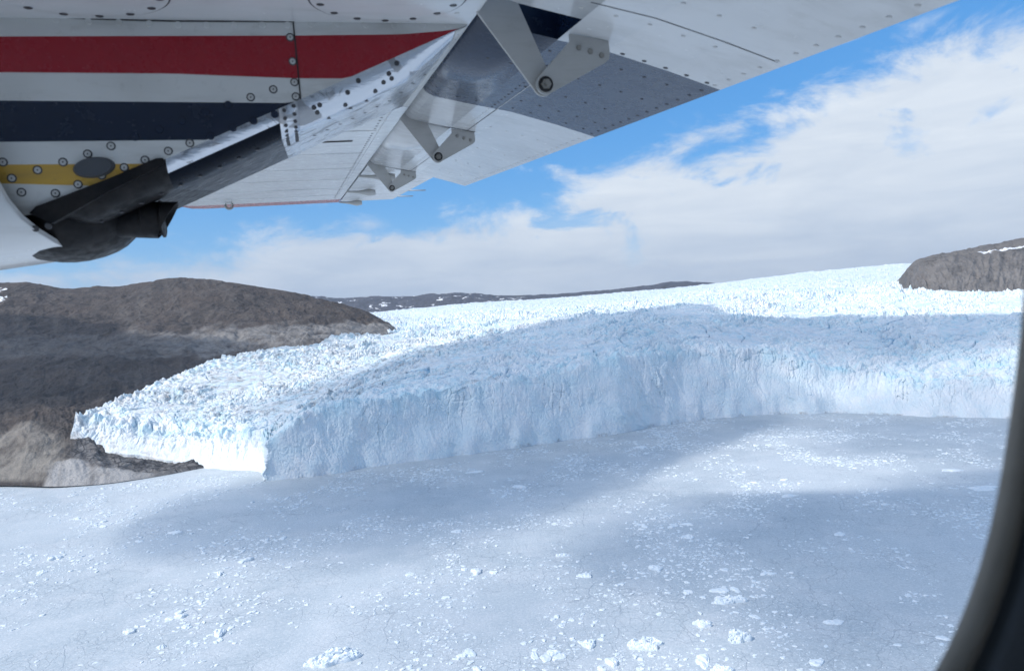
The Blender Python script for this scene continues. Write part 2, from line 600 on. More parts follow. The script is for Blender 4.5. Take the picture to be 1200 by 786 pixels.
# round the broken profile behind the lip, keep the waterline and the lip
S = blur(blur(G, 8, 0), 12, 1)
wgt = sstep(gv, 1.05, 1.9)[:, None, None]
G = G * (1 - wgt) + S * wgt
X, Y, ZZ = G[..., 0].copy(), G[..., 1].copy(), G[..., 2].copy()
V = np.repeat(gv[:, None], nu, 1)
UU = np.repeat(gu[None, :], nv, 0)
base0 = ZZ[0]
# flow-aligned coordinates (transverse crevasses run along the front)
wx = 18 * fbm(X / 140, Y / 140, 3, 3)
wy = 18 * fbm(X / 140, Y / 140, 3, 8)
top_w = np.where(V < 1, sstep(V, 0.55, 1.0), 1.0)
amp = np.interp(gv, [0, 0.5, 0.9, 1, 1.6, 3, 4, 5, 6, 7], [0, 1, 4, 4.6, 5.2, 5.2, 6, 9, 9.5, 8])[:, None]
cell = np.interp(gv, [0, 4, 5, 6, 7], [30, 32, 44, 80, 130])[:, None]
disp = np.zeros_like(ZZ)
fresh = np.zeros_like(ZZ)
deepa = np.zeros_like(ZZ)
CF, SF = 0.91, 0.41
Xf, Yf = X * CF + Y * SF, Y * CF - X * SF
for (sx, sy, seed, wt_, crk) in ((1.25, 0.7, 21, 0.9, 0.8), (0.5, 0.36, 33, 0.55, 0.55), (2.6, 1.3, 45, 0.7, 0.5)):
    f1, f2, rid = worley((Xf + wx) / (cell0 := 19.0) / sx, (Yf + wy) / cell0 / sy, seed)
    e = f2 - f1
    disp += wt_ * ((rid - 0.5) * 1.5 + 0.5 * (0.5 - f1) - crk * np.exp(-(e / 0.13) ** 2) * (0.4 + 1.1 * rid))
    fresh += wt_ * np.exp(-(e / 0.2) ** 2)
f1, f2, rid = worley((Xf + 2 * wx) / 130, (Yf + 2 * wy) / 62, 51)
disp += 1.8 * (rid - 0.5) - 0.7 * np.exp(-((f2 - f1) / 0.08) ** 2)
disp += 0.40 * ridged((Xf + wx) / 90, (Yf + wy) / 24, 4, 61) + 0.9 * fbm(X / 190, Y / 120, 3, 71)
disp += 0.35 * fbm(X / 7, Y / 6, 3, 81)
far_cell = ridged(X / 110, Y / 150, 5, 91)
disp = disp * (1 - 0.75 * sstep(V, 4.8, 6.0)) + 0.75 * sstep(V, 4.8, 6.0) * far_cell
calm = np.clip(0.6 + 1.0 * fbm(Xf / 300, Yf / 130, 3, 711), 0.12, 1.35)
ZZ += amp * disp * calm + 8.0 * sstep(V, 0.9, 1.3) * (1 - sstep(V, 4.8, 6.3)) * fbm(Xf / 230, Yf / 95, 3, 713)
# rows of long transverse crevasses running along the front
tl = Yf / 46 + 0.9 * fbm(Xf / 240, Yf / 150, 3, 731)
dl = np.abs(tl - np.floor(tl) - 0.5)
crow = np.exp(-(dl / 0.085) ** 2) * sstep(fbm(Xf / 110, Yf / 60, 3, 733), -0.12, 0.3) * sstep(V, 1.05, 1.4) * (1 - sstep(V, 4.6, 5.6))
ZZ -= 5.5 * crow
fresh = fresh + 0.8 * crow
ZZ += sstep(V, 0.3, 1.0) * (1 - sstep(V, 1.0, 2.2)) * (8.0 + 4.0 * (1 - sstep(UU, 290, 330))) * fbm(X / 34, Y / 34, 4, 715, 0.6)
# a few deep open clefts in the block tops
f1, f2, rid = worley((X + wx) / 95, (Y + wy) / 60, 77)
cleft = np.exp(-((f2 - f1) / 0.035) ** 2) * (rid > 0.72) * sstep(V, 0.95, 1.1) * (1 - sstep(V, 3.6, 4.4))
ZZ -= 9 * cleft
deepa = np.clip(cleft * 0.9, 0, 1)
# ice front: flutes and buttresses pushed towards the water
k = 300
tx = np.gradient(blur(G[lipr, :, 0], 12, 0))
ty = np.gradient(blur(G[lipr, :, 1], 12, 0))
ln = np.hypot(tx, ty)
nxv, nyv = (ty / ln)[None, :], (-tx / ln)[None, :]
arc = np.concatenate([[0], np.cumsum(np.hypot(np.diff(G[0, :, 0]), np.diff(G[0, :, 1])))])[None, :]
arc = np.repeat(arc, nv, 0)
hgt = ZZ * 1.0
face_w = sstep(V, 0.0, 0.3) * 0.3 + 0.7
face_w = face_w * (1 - sstep(V, 0.95, 1.12))
slant = arc + 0.75 * hgt + 10 * fbm(arc / 60, hgt / 50, 3, 5)
rough_f = np.clip(0.45 + 0.9 * fbm(arc / 120, hgt / 90, 3, 109), 0.12, 1.2)
fl = 10.0 * fbm(arc / 150, hgt / 160, 3, 101) + 4.6 * ridged(slant / 62, hgt / 240, 4, 111, 0.5) + rough_f * 1.7 * ridged(slant / 16, hgt / 55, 4, 121, 0.6)
f1, f2, rid = worley((arc + 5 * fbm(arc / 20, hgt / 20, 2, 7)) / 26, hgt / 34, 131)
upper = sstep(V, 0.45, 0.95)
fl += upper * rough_f * (5.5 * (rid - 0.5) - 3.0 * np.exp(-((f2 - f1) / 0.1) ** 2))
apron = 16 * (1 - sstep(V, 0.0, 0.55)) * sstep(fbm(arc / 70, arc * 0 + 3.3, 2, 141), -0.25, 0.7)
fl += apron
# standing columns split by vertical fractures, each broken off at its own depth
cw = arc + 6 * fbm(arc / 30, hgt / 45, 3, 181)
c1, c2, cr_ = worley(cw / 19, 0 * arc + 0.5 + 0.25 * np.floor(hgt / 38 + fbm(arc / 25, arc * 0, 2, 183)), 185)
fl += sstep(V, 0.12, 0.5) * rough_f * (6.0 * (cr_ - 0.5) - 4.0 * np.exp(-((c2 - c1) / 0.07) ** 2))
fl += 0.8 * fbm(arc / 4, hgt / 6, 2, 151)
fmask = np.where(V < 1.12, face_w, 0.0)
corner = 1 - 0.7 * np.exp(-((UU - 310.5) / 1.6) ** 2)
X += nxv * fl * fmask * corner * 0.8
Y += nyv * fl * fmask * corner * 0.8
cz = np.exp(-((UU - 312) / 5.0) ** 2) * (V < 2.2)
X += cz * (7.0 * fbm(hgt / 26, UU / 9, 4, 741, 0.6) - 3.0 * sstep(fbm(hgt / 15, V * 0 + 1.1, 2, 743), 0.0, 0.25))
Y += cz * 6.0 * fbm(hgt / 22, UU / 7, 4, 745, 0.6)
# let the left tongue end in broken blocks on the rock
edge_l = 1 - sstep(UU, 84, 125)
ZZ += edge_l * 6 * fbm(X / 16, Y / 16, 3, 161) * sstep(V, 0.3, 1)
low_row = np.minimum(base0, 0.0) - 3.0
ZZ[0] = np.where(base0 < 1.0, -3.0, base0 - 40.0)
ZZ = np.where((V > 0) & (V < 1), np.maximum(ZZ, -2.0), ZZ)
fresh_a = np.clip(0.12 + 0.62 * fresh * (V > 0.9) + 0.75 * sstep(V, 0.5, 0.95) * (V < 1.15), 0, 1)
fresh_a = np.where(V < 1.0, np.maximum(0.75 * fresh_a, 0.40), fresh_a)
dirt = 1.35 * np.clip(sstep(V, 1.3, 2.2) * (1 - sstep(V, 4.2, 5.2)) * (0.25 + 0.75 * (1 - sstep(UU, 330, 620))), 0, 1) * 0.62
dirt = np.maximum(dirt, 0.8 * (1 - sstep(UU, 150, 262)) * (1 - sstep(V + 0.5 * fbm(X / 30, Y / 30, 3, 719), 0.15, 0.9)))
dirt = np.maximum(dirt, 0.7 * edge_l)
foot_d = (1 - sstep(V, 0.02, 0.06)) * (base0 < 1) * sstep(fbm(arc / 55, arc * 0 + 0.7, 3, 751), -0.1, 0.25)
dirt = np.maximum(dirt, 0.8 * foot_d)
rim = np.exp(-((V - 1.25) / 0.22) ** 2) * sstep(fbm(arc / 160, arc * 0 + 1.7, 3, 171), 0.05, 0.55) * 0.7
dirt = np.maximum(dirt, rim)
gme = mesh_np('glacier', np.stack([X, Y, ZZ], -1).reshape(-1, 3), grid_quads(nv, nu), False,
              {'fresh': fresh_a, 'deep': deepa, 'dirt': dirt})
setting('glacier', gme, M_ICE, 'wide white crevassed glacier ending in a tall blue-white ice cliff')


# ------------------------------------------------------------------ left hill with the shore rocks
def hill(name, cols, us_, rows, nu_, mat, label, amps, seed, scale, attr_fn, gully=1.0, rough=1.0, gw=34.0, gk=0.45):
    Gh, hv, hu = loft(cols, us_, rows, nu_)
    Gh = blur(blur(Gh, 5, 0), 8, 1)
    x, y, z = Gh[..., 0].copy(), Gh[..., 1].copy(), Gh[..., 2].copy()
    v = np.repeat(hv[:, None], nu_, 1)
    u = np.repeat(hu[None, :], len(hv), 0)
    a = np.interp(hv, *amps)[:, None]
    wxx = 0.35 * scale * fbm(x / scale, y / scale, 3, seed + 1)
    n = 1.0 * fbm((x + wxx) / scale, y / scale, 4, seed) + 0.5 * gully * ridged((x + wxx) / scale * 1.7, y / scale * 1.1, 6, seed + 3, 0.55)
    n += rough * (0.14 * ridged(x / scale * 6, y / scale * 6, 5, seed + 7, 0.62) + 0.16 * fbm(x / scale * 4, y / scale * 4, 4, seed + 9, 0.6))
    gl = ridged(u / gw + 0.5 * fbm(x / 200, y / 200, 3, seed + 21) , v * 0.9 + 0.3 * fbm(x / 90, y / 90, 2, seed + 23), 5, seed + 25, 0.55)
    z += a * (n + gk * gl)
    at = attr_fn(x, y, z, u, v)
    at['along'] = u / gw * 0.6
    at['upslope'] = v
    me_ = mesh_np(name, np.stack([x, y, z], -1).reshape(-1, 3), grid_quads(len(hv), nu_), True, at)
    return setting(name, me_, mat, label)


def zcol(px, py, D, z):
    q = at_d(px, py, D)
    q[2] = z
    return q


HC = [
    (-260, [at_z(-260, 588), at_d(-260, 512, 1600), at_d(-260, 470, 1950), at_d(-260, 432, 2300), at_d(-260, 416, 2450), at_d(-260, 385, 2900), at_d(-260, 345, 3500), zcol(-260, 345, 4600, 300)]),
    (-110, [at_z(-110, 578), at_d(-110, 503, 1590), at_d(-110, 463, 1930), at_d(-110, 425, 2280), at_d(-110, 409, 2430), at_d(-110, 375, 2880), at_d(-110, 337, 3450), zcol(-110, 337, 4500, 300)]),
    (0, [at_z(0, 571), at_d(0, 498, 1560), at_d(0, 462, 1900), at_d(0, 422, 2250), at_d(0, 405, 2400), at_d(0, 370, 2850), at_d(0, 330, 3400), zcol(0, 331, 4400, 300)]),
    (35, [at_z(32, 572), at_d(35, 490, 1560), at_d(35, 460, 1890), at_d(35, 420, 2240), at_d(35, 404, 2400), at_d(35, 372, 2850), at_d(37, 329.5, 3400), zcol(35, 331, 4400, 300)]),
    (75, [at_z(62, 573), at_d(75, 503, 1545), at_d(75, 458, 1880), at_d(75, 418, 2230), at_d(75, 403, 2400), at_d(75, 371, 2850), at_d(66, 337.5, 3400), zcol(75, 337, 4400, 300)]),
    (130, [at_z(125, 568), at_d(118, 530, 1480), at_d(130, 455, 1870), at_d(135, 416, 2230), at_d(130, 402, 2400), at_d(130, 371, 2850), at_d(135, 335.5, 3300), zcol(130, 336, 4300, 300)]),
    (165, [at_z(165, 562), at_d(165, 543, 1475), zcol(175, 450, 1880, 105), at_d(175, 415, 2250), at_d(170, 400, 2400), at_d(165, 368, 2850), at_d(168, 331, 3300), zcol(165, 336, 4300, 300)]),
    (205, [at_z(205, 555), at_d(205, 551, 1470), zcol(215, 445, 1900, 95), at_d(225, 416, 2290), at_d(215, 397, 2430), at_d(205, 365, 2830), at_d(193, 325.5, 3250), zcol(200, 330, 4200, 300)]),
    (240, [at_z(242, 547.5), zcol(245, 545, 1475, 4), zcol(270, 440, 1950, 85), at_d(270, 414, 2340), at_d(260, 394, 2460), at_d(245, 362, 2820), at_d(218, 324.5, 3220), zcol(230, 330, 4200, 300)]),
    (300, [zcol(300, 548, 1460, -30), zcol(300, 540, 1520, -20), zcol(330, 430, 2050, 80), at_d(330, 405, 2400), at_d(318, 388, 2520), at_d(305, 363, 2820), at_d(280, 331.5, 3150), zcol(290, 335, 4200, 300)]),
    (390, [zcol(340, 548, 1480, -40), zcol(350, 540, 1580, -30), zcol(400, 430, 2150, 70), at_d(395, 399, 2520), at_d(388, 383, 2640), at_d(378, 366, 2850), at_d(352, 344.5, 3080), zcol(370, 345, 4100, 250)]),
    (450, [zcol(400, 548, 1500, -50), zcol(400, 540, 1650, -40), zcol(450, 430, 2300, 60), at_d(443, 392.5, 2680), at_d(443, 384, 2760), at_d(430, 373, 2880), at_d(405, 358, 3000), zcol(430, 360, 4000, 200)]),
    (475, [zcol(440, 548, 1500, -50), zcol(440, 540, 1650, -40), zcol(470, 430, 2400, 50), at_d(466, 390.5, 2740), at_d(466, 386, 2800), at_d(458, 379.5, 2880), at_d(442, 369.5, 2960), zcol(460, 372, 3900, 180)]),
    (500, [zcol(480, 548, 1500, -50), zcol(480, 540, 1650, -40), zcol(490, 430, 2450, 40), zcol(482, 392, 2780, 60), zcol(484, 390, 2830, 70), zcol(484, 388, 2900, 90), zcol(478, 384, 3000, 130), zcol(480, 380, 3800, 100)]),
]


def hill_attr(x, y, z, u, v):
    n = fbm(x / 90, y / 90, 4, 905)
    band = sstep(v + 0.22 * n, 2.75, 3.05) * (1 - sstep(v + 0.18 * n, 4.0, 4.3)) * (0.35 + 0.65 * sstep(u, 120, 240))
    shore = (1 - sstep(v + 0.2 * n, 0.55, 1.05))
    tan = shore * (1 - sstep(u + 10 * n, 62, 96)) * sstep(v, 0.03, 0.12)
    foot = (1 - sstep(v + 0.18 * n + 0.0035 * np.abs(u - 105), 0.30, 0.46)) * sstep(u + 8 * n, 58, 72) * (1 - sstep(u + 14 * n, 165, 200))
    pale = np.maximum(band * 0.95, foot * 1.0)
    joint = (1 - sstep(v + 0.15 * n, 0.95, 1.15)) * sstep(u + 8 * n, 82, 100) * (1 - foot)
    # grey bare ground near the ice, snow in one hollow of the crest
    s = ((u > -40) & (u < 8) & (v > 5.3) & (v < 5.75)).astype(float) * sstep(fbm(x / 60, y / 60, 4, 77), 0.22, 0.3)
    return {'pale': pale, 'tan': tan, 'snow': s, 'joint': joint, 'foot': foot}


hill('hillside', [c[1] for c in HC], [c[0] for c in HC], [70, 70, 60, 40, 80, 120, 20], 620, M_HILL,
     'brown bare hillside sloping down to the left edge of the glacier',
     ([0, 0.15, 0.6, 1, 1.3, 2, 3, 4, 5, 5.7, 6, 7], [0.5, 4, 6, 7.5, 8, 8, 7, 7, 9, 7, 4.5, 10]), 300, 150.0, hill_attr)

# ------------------------------------------------------------------ rock wall on the right
RC = [
    (1040, [zcol(1070, 345, 3000, 180), zcol(1060, 340, 3250, 200), zcol(1055, 330, 3500, 230), zcol(1050, 325, 3900, 240), zcol(1040, 320, 4500, 250)]),
    (1075, [zcol(1078, 350, 3000, 170), at_d(1068, 334, 3150), at_d(1062, 322, 3320), at_d(1062, 316, 3600), zcol(1055, 318, 4400, 300)]),
    (1100, [zcol(1096, 352, 2900, 160), at_d(1088, 336, 3020), at_d(1080, 311, 3150), at_d(1076, 303.5, 3500), zcol(1075, 306, 4400, 330)]),
    (1130, [zcol(1126, 354, 2880, 160), at_d(1122, 335, 2980), at_d(1115, 305, 3100), at_d(1108, 298, 3550), zcol(1108, 300, 4400, 340)]),
    (1165, [zcol(1160, 356, 2880, 150), at_d(1158, 333, 2960), at_d(1155, 303, 3080), at_d(1150, 289, 3600), zcol(1150, 292, 4400, 360)]),
    (1210, [zcol(1205, 358, 2880, 140), at_d(1205, 332, 2950), at_d(1205, 301, 3060), at_d(1205, 278, 3650), zcol(1205, 282, 4400, 380)]),
    (1320, [zcol(1320, 360, 2880, 120), at_d(1320, 328, 2950), at_d(1320, 293, 3060), at_d(1320, 258, 3700), zcol(1320, 262, 4400, 400)]),
    (1450, [zcol(1450, 360, 2900, 100), at_d(1450, 325, 2970), at_d(1450, 288, 3100), at_d(1450, 248, 3800), zcol(1450, 254, 4400, 420)]),
]


def rock_attr(x, y, z, u, v):
    s = np.exp(-((v - 2.25 - 0.0022 * (u - 1160)) / 0.09) ** 2) * sstep(u, 1140, 1175)
    s = sstep(s * (0.75 + 0.5 * fbm(x / 60, y / 60, 3, 7)), 0.4, 0.6)
    return {'pale': 0.5 * (1 - sstep(v, 1.6, 2.4)), 'tan': 0.35 * sstep(v, 1.8, 2.4), 'snow': s}


hill('rock_cliff', [c[1] for c in RC], [c[0] for c in RC], [40, 90, 90, 20], 420, M_CLIFF,
     'steep grey rock wall with a snow patch above the right of the glacier',
     ([0, 0.3, 1, 2, 3, 4], [2, 8, 12, 7, 4, 6]), 420, 110.0, rock_attr, 0.8, 1.3, 14.0, 1.1)

# ------------------------------------------------------------------ far mountains
FT = [(300, 352), (350, 350), (372, 347.5), (400, 350.5), (430, 347), (470, 349), (510, 345.5), (545, 343.5), (585, 346.5), (625, 347.5),
      (665, 344), (720, 339.5), (760, 335), (790, 331), (820, 330.5), (845, 333), (900, 338)]
FC = [[zcol(px, py, 10800, 80), at_d(px, py + 7, 11600), at_d(px, py, 12800), zcol(px, py, 14500, 200)] for px, py in FT]
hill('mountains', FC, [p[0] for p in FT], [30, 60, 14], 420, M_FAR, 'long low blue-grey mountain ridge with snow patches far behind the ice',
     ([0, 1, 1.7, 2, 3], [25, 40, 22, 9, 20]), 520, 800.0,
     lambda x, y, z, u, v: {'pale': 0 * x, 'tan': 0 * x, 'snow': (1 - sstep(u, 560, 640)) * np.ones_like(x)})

# ------------------------------------------------------------------ floating ice
PROTO_SPH = {}


def ico(sub):
    if sub not in PROTO_SPH:
        import bmesh
        bm = bmesh.new()
        bmesh.ops.create_icosphere(bm, subdivisions=sub, radius=1.0)
        v = np.array([x.co[:] for x in bm.verts])
        bm.verts.ensure_lookup_table()
        f = np.array([[q.index for q in x.verts] for x in bm.faces])
        bm.free()
        PROTO_SPH[sub] = (v, f)
    return PROTO_SPH[sub]


def lump_np(sub, seed, rub=0.0):
    """a broken, flat-topped block of ice about 2 x 2 across and 1 high above the water"""
    v, f = ico(sub)
    v = v.copy()
    a = np.arctan2(v[:, 1], v[:, 0])
    ph = np.random.default_rng(seed).uniform(0, 6.28, 6)
    rr = 1 + 0.16 * np.sin(2 * a + ph[0]) + 0.14 * np.sin(3 * a + ph[1]) + 0.09 * np.sin(5 * a + ph[2]) + 0.05 * np.sin(9 * a + ph[3])
    zz = np.sign(v[:, 2]) * np.abs(v[:, 2]) ** 0.55
    x, y = v[:, 0] * rr, v[:, 1] * rr
    tilt = 1 + 0.35 * np.sin(a + ph[4]) * np.hypot(x, y)
    n = 0.22 * perlin(x * 2.3 + ph[5] * 9, y * 2.3 + seed, seed) + 0.12 * perlin(x * 6 + seed, y * 6, seed + 1)
    zz = zz * tilt * (1 + n * 1.6)
    if rub:
        f1, f2, rid = worley(x * rub + seed, y * rub, seed + 3)
        zz += (zz > 0) * (0.55 * (rid - 0.5) - 0.45 * np.exp(-((f2 - f1) / 0.15) ** 2))
    return np.stack([x, y, zz], 1), f


def lump_mesh(name, sub, seed, rub=0.0):
    v, f = lump_np(sub, seed, rub)
    return mesh_np(name, v, f, False)


GROUP = 'blocks of floating ice on the fjord'
BIG = [  # px, py, half width m, half depth m, height m, turn, sub, rubble, label
    (392, 771, 25, 12, 4.5, 0.55, 5, 5.5, 'longest mound of broken white ice rubble at the bottom edge of the fjord'),
    (757, 756, 15, 9, 4.0, -0.1, 5, 4.0, 'big lumpy white ice block, widest of the four blocks low in the fjord'),
    (866, 748, 11.5, 7.5, 4.6, 0.2, 5, 3.5, 'lumpy white ice block just right of and below the small tilted one'),
    (824, 731, 9, 6, 3.6, 0.1, 4, 2.5, 'smaller tilted ice block between two bigger lumpy ones'),
    (853, 704, 15, 8, 3.6, -0.08, 5, 3.0, 'long flat-topped white ice block, uppermost of the four big blocks'),
    (846, 785, 8, 6, 2.6, 0.3, 4, 3.0, 'rounded ice block cut by the bottom edge below the lumpy pair'),
    (1153, 572, 22, 11, 1.6, 0.05, 4, 2.0, 'wide flat pale floe near the dark window frame'),
    (806, 629, 9, 6, 1.8, 0.0, 4, 2.0, 'flat white floe alone in the middle of the fjord'),
    (660, 651, 7, 4, 2.6, 0.0, 4, 3.0, 'small dark-edged white lump alone left of the middle of the fjord'),
    (900, 672, 8, 5, 1.6, 0.2, 3, 0, 'thin white floe above the long flat-topped block'),
    (984, 626, 8, 5, 1.8, 0.4, 3, 0, 'pale floe on the shaded blue ice left of the window frame'),
    (925, 581, 12, 6, 1.8, 0.0, 3, 0, 'low long floe on the edge of the cloud shadow'),
    (1115, 551, 16, 8, 2.0, 0.0, 3, 0, 'bright long floe near the right end of the ice cliff'),
    (557, 553, 16, 6, 1.6, 0.1, 3, 0, 'pale flat floe in the shade close under the ice cliff'),
    (205, 624, 9, 5, 2.0, 0.0, 3, 0, 'white floe alone on the pale ice at the left'),
    (212, 722, 7, 4, 2.4, 0.2, 3, 0, 'upper lump of the cluster on the left part of the fjord'),
    (152, 740, 6, 5, 2.6, 0.6, 3, 0, 'squarish lump left of the ice cluster, low on the left'),
    (648, 765, 6, 5, 2.2, 0.4, 3, 2.0, 'small lump with a blue side left of the big lumpy block'),
    (978, 729, 8, 5, 1.5, 0.1, 3, 0, 'flat floe right of the four big ice blocks'),
    (805, 614, 8, 4, 1.3, 0.0, 3, 0, 'thin floe just above the flat white floe in the middle'),
]


def ice_thing(me_, x, y, s, rot, label, group):
    o = bpy.data.objects.new('ice_floe', me_)
    COL.objects.link(o)
    o.location = (x, y, 0.0)
    o.scale = s
    o.rotation_euler = (0, 0, rot)
    o['label'] = label
    o['category'] = 'ice floe'
    o['group'] = group
    return o


for i, (px, py, hw, hd, hh, rot, sub, rub, lab) in enumerate(BIG):
    me_ = lump_mesh('ice_floe', sub, 40 + i, rub)
    me_.materials.append(M_SNOW)
    p = at_z(px, py)
    ice_thing(me_, p[0], p[1], (hw, hd, hh), rot, lab, GROUP)


def clump(x, y):
    return fbm(x / 130, y / 170, 4, 611)


PROTOS = []
for i in range(14):
    me_ = lump_mesh('ice_floe', 3, 200 + i, 1.8 if i % 3 == 0 else 0.0)
    me_.materials.append(M_SNOW)
    PROTOS.append(me_)
placed = 0
tries = 0
SMALL = 'small white lump of ice drifting in the pale fjord slush'
while placed < 235 and tries < 60000:
    tries += 1
    px = random.uniform(0, 1190)
    py = random.uniform(520, 786)
    lim = np.interp(px, [0, 300, 312, 400, 520, 620, 720, 800, 890, 1190], [580, 565, 572, 560, 545, 532, 518, 505, 496, 498])
    if py < lim + 6 or (px > 1100 and py > 560 + (1190 - px) * 2.4):
        continue
    p = at_z(px, py)
    if clump(p[0], p[1]) < random.uniform(-0.1, 0.75):
        continue
    s = min(6.5, 1.6 * random.paretovariate(2.0)) * (0.72 + p[1] / 2600)
    ice_thing(PROTOS[placed % len(PROTOS)], p[0], p[1], (s * random.uniform(1, 1.7), s * random.uniform(0.7, 1.1), s * random.uniform(0.18, 0.5)),
              random.uniform(0, 6.28), SMALL, 'small drifting lumps of ice')
    placed += 1

# the rest: brash ice nobody could count
vv, ff, off = [], [], 0
cand_n = 520000
small_forms = []
for i in range(10):
    v, f = lump_np(2 if i < 2 else 1, 400 + i)
    small_forms.append((v, f))
cand = RNG.uniform([-1150, 430], [1250, 1750], (cand_n, 2))
cl = clump(cand[:, 0], cand[:, 1]) + 0.5 * fbm(cand[:, 0] / 35, cand[:, 1] / 45, 3, 640)
keep = cl > RNG.uniform(-0.2, 1.7, len(cand))
cand = cand[keep]
front = np.array([at_z(c[0][0], c[0][1])[:2] if c[0][2] is None else at_d(*c[0])[:2] for c in GC])
fa = np.arctan2(front[:, 0], front[:, 1])
fd = np.hypot(front[:, 0], front[:, 1])
o_ = np.argsort(fa)
ca = np.arctan2(cand[:, 0], cand[:, 1])
cd = np.hypot(cand[:, 0], cand[:, 1])
cand = cand[(cd < np.interp(ca, fa[o_], fd[o_]) - 25) & (np.abs(ca) < 0.72)]
sh = np.array([at_z(q, w_)[:2] for q, w_ in ((-260, 588), (0, 571), (60, 573), (125, 568), (165, 562), (205, 555), (242, 548))])
sa, sd = np.arctan2(sh[:, 0], sh[:, 1]), np.hypot(sh[:, 0], sh[:, 1])
ca = np.arctan2(cand[:, 0], cand[:, 1])
cd = np.hypot(cand[:, 0], cand[:, 1])
cand = cand[(ca > sa[-1]) | (cd < np.interp(ca, sa, sd) - 20)][:70000]
for (x, y) in cand:
    v, f = small_forms[random.randrange(10)]
    s = min(2.2, 0.36 * random.paretovariate(1.75)) * (0.75 + y / 2500)
    c_, s_ = math.cos(q := random.uniform(0, 6.28)), math.sin(q)
    ax, ay, az_ = s * random.uniform(1, 1.6), s * random.uniform(0.7, 1.1), s * random.uniform(0.15, 0.5)
    w_ = np.stack([v[:, 0] * ax * c_ - v[:, 1] * ay * s_ + x, v[:, 0] * ax * s_ + v[:, 1] * ay * c_ + y, v[:, 2] * az_], 1)
    vv.append(w_)
    ff.append(f + off)
    off += len(v)
bme = mesh_np('brash_ice', np.concatenate(vv), np.concatenate(ff), False)
setting('brash_ice', bme, M_SNOW, 'countless small bits of white brash ice strewn over the fjord', 'stuff')


# ------------------------------------------------------------------ real clouds overhead that cast the big soft shadows
def poly_w(pts, z):
    return np.array([at_d(*q) if len(q) == 3 else at_z(q[0], q[1], z) for q in pts])


CZ = 2400.0
SHADES = [  # shadow outlines, with the height of the ground they fall on, and how thick the cloud is
    ([(225, 585), (312, 566), (520, 537), (720, 510), (800, 496), (905, 488), (850, 512), (760, 540), (690, 572), (600, 600), (520, 640), (420, 650), (300, 640), (200, 640)], 0, 1.15),
    ([(700, 640), (745, 600), (830, 590), (900, 592), (1010, 590), (1080, 570), (1130, 560), (1230, 545), (1230, 640), (1230, 790), (1010, 786), (950, 740), (860, 690), (760, 680)], 0, 1.1),
    ([(880, 488), (1080, 488), (1200, 492), (1200, 512), (1060, 506), (960, 505)], 0, 0.8),
    ([(400, 770), (470, 690), (640, 650), (720, 700), (660, 786)], 0, 0.25),
    ([(290, 560), (306, 505), (335, 484), (380, 474), (520, 455), (620, 440), (720, 425), (860, 412), (900, 440), (870, 470), (780, 480), (620, 505), (420, 535)], 70, 0.85),
    ([(940, 455), (1010, 445), (1120, 447), (1240, 440), (1240, 505), (940, 505)], 55, 0.35),  # added thin cloud patch, there only to dim the overbright ice front
    ([(350, 485, 1400), (430, 473, 1450), (520, 440, 1600), (600, 419, 1720), (645, 396, 1850), (720, 379, 1920), (800, 373, 2020), (860, 379, 2080), (940, 378, 2120), (1060, 375, 2120), (1240, 376, 2080), (1240, 400, 1850), (1110, 425, 1770), (1000, 432, 1780), (900, 432, 1800), (800, 428, 1780), (620, 452, 1560), (520, 470, 1520)], 0, 1.1),
    ([(-300, 505, 1560), (0, 492, 1620), (60, 480, 1720), (130, 470, 1790), (200, 438, 2000), (290, 412, 2330), (230, 405, 2380), (140, 402, 2400), (100, 385, 2650), (0, 374, 2800), (-300, 372, 2900)], 0, 0.8),
]
RES = 26.0
allp = []
for pts, z, w_ in SHADES:
    q = poly_w(pts, z)
    q = q + TO_SUN[None, :] * ((CZ - q[:, 2]) / TO_SUN[2])[:, None]
    allp.append((q[:, :2], w_))
lo = np.min([q.min(0) for q, _ in allp], 0) - 400
hi = np.max([q.max(0) for q, _ in allp], 0) + 400
gx = np.arange(lo[0], hi[0], RES)
gy = np.arange(lo[1], hi[1], RES)
XX, YY = np.meshgrid(gx, gy)
mask_c = np.zeros_like(XX)


def inside(poly, x, y):
    r = np.zeros(x.shape, bool)
    n = len(poly)
    for i in range(n):
        x0, y0 = poly[i]
        x1, y1 = poly[(i + 1) % n]
        c_ = ((y0 > y) != (y1 > y)) & (x < (x1 - x0) * (y - y0) / ((y1 - y0) if abs(y1 - y0) > 1e-9 else 1e-9) + x0)
        r ^= c_
    return r


wxc = 40 * fbm(XX / 220, YY / 220, 3, 701)
wyc = 40 * fbm(XX / 220, YY / 220, 3, 702)
for q, w_ in allp:
    mk = inside(q, XX + wxc, YY + wyc) * w_
    mask_c = np.maximum(mask_c, mk)
mask_c = blur(blur(mask_c, 2, 0), 2, 1)
mask_c = np.clip(mask_c * (1.0 + 0.3 * fbm(XX / 160, YY / 160, 4, 703)), 0, 1.7)
TH = 260.0
th = TH * np.where(mask_c > 0.03, mask_c, 0)
cellm = (th[:-1, :-1] > 0) & (th[1:, :-1] > 0) & (th[:-1, 1:] > 0) & (th[1:, 1:] > 0)
ny_, nx_ = XX.shape
idx = np.arange(ny_ * nx_).reshape(ny_, nx_)
q4 = np.stack([idx[:-1, :-1], idx[:-1, 1:], idx[1:, 1:], idx[1:, :-1]], -1)[cellm]
topv = np.stack([XX, YY, CZ + 0.7 * th + 1], -1).reshape(-1, 3)
botv = np.stack([XX, YY, CZ - 0.3 * th - 1], -1).reshape(-1, 3)
NV = ny_ * nx_
quads = [q4, q4[:, ::-1] + NV]
edges = {}
for q in q4:
    for a_, b_ in ((q[0], q[1]), (q[1], q[2]), (q[2], q[3]), (q[3], q[0])):
        if (b_, a_) in edges:
            del edges[(b_, a_)]
        else:
            edges[(a_, b_)] = 1
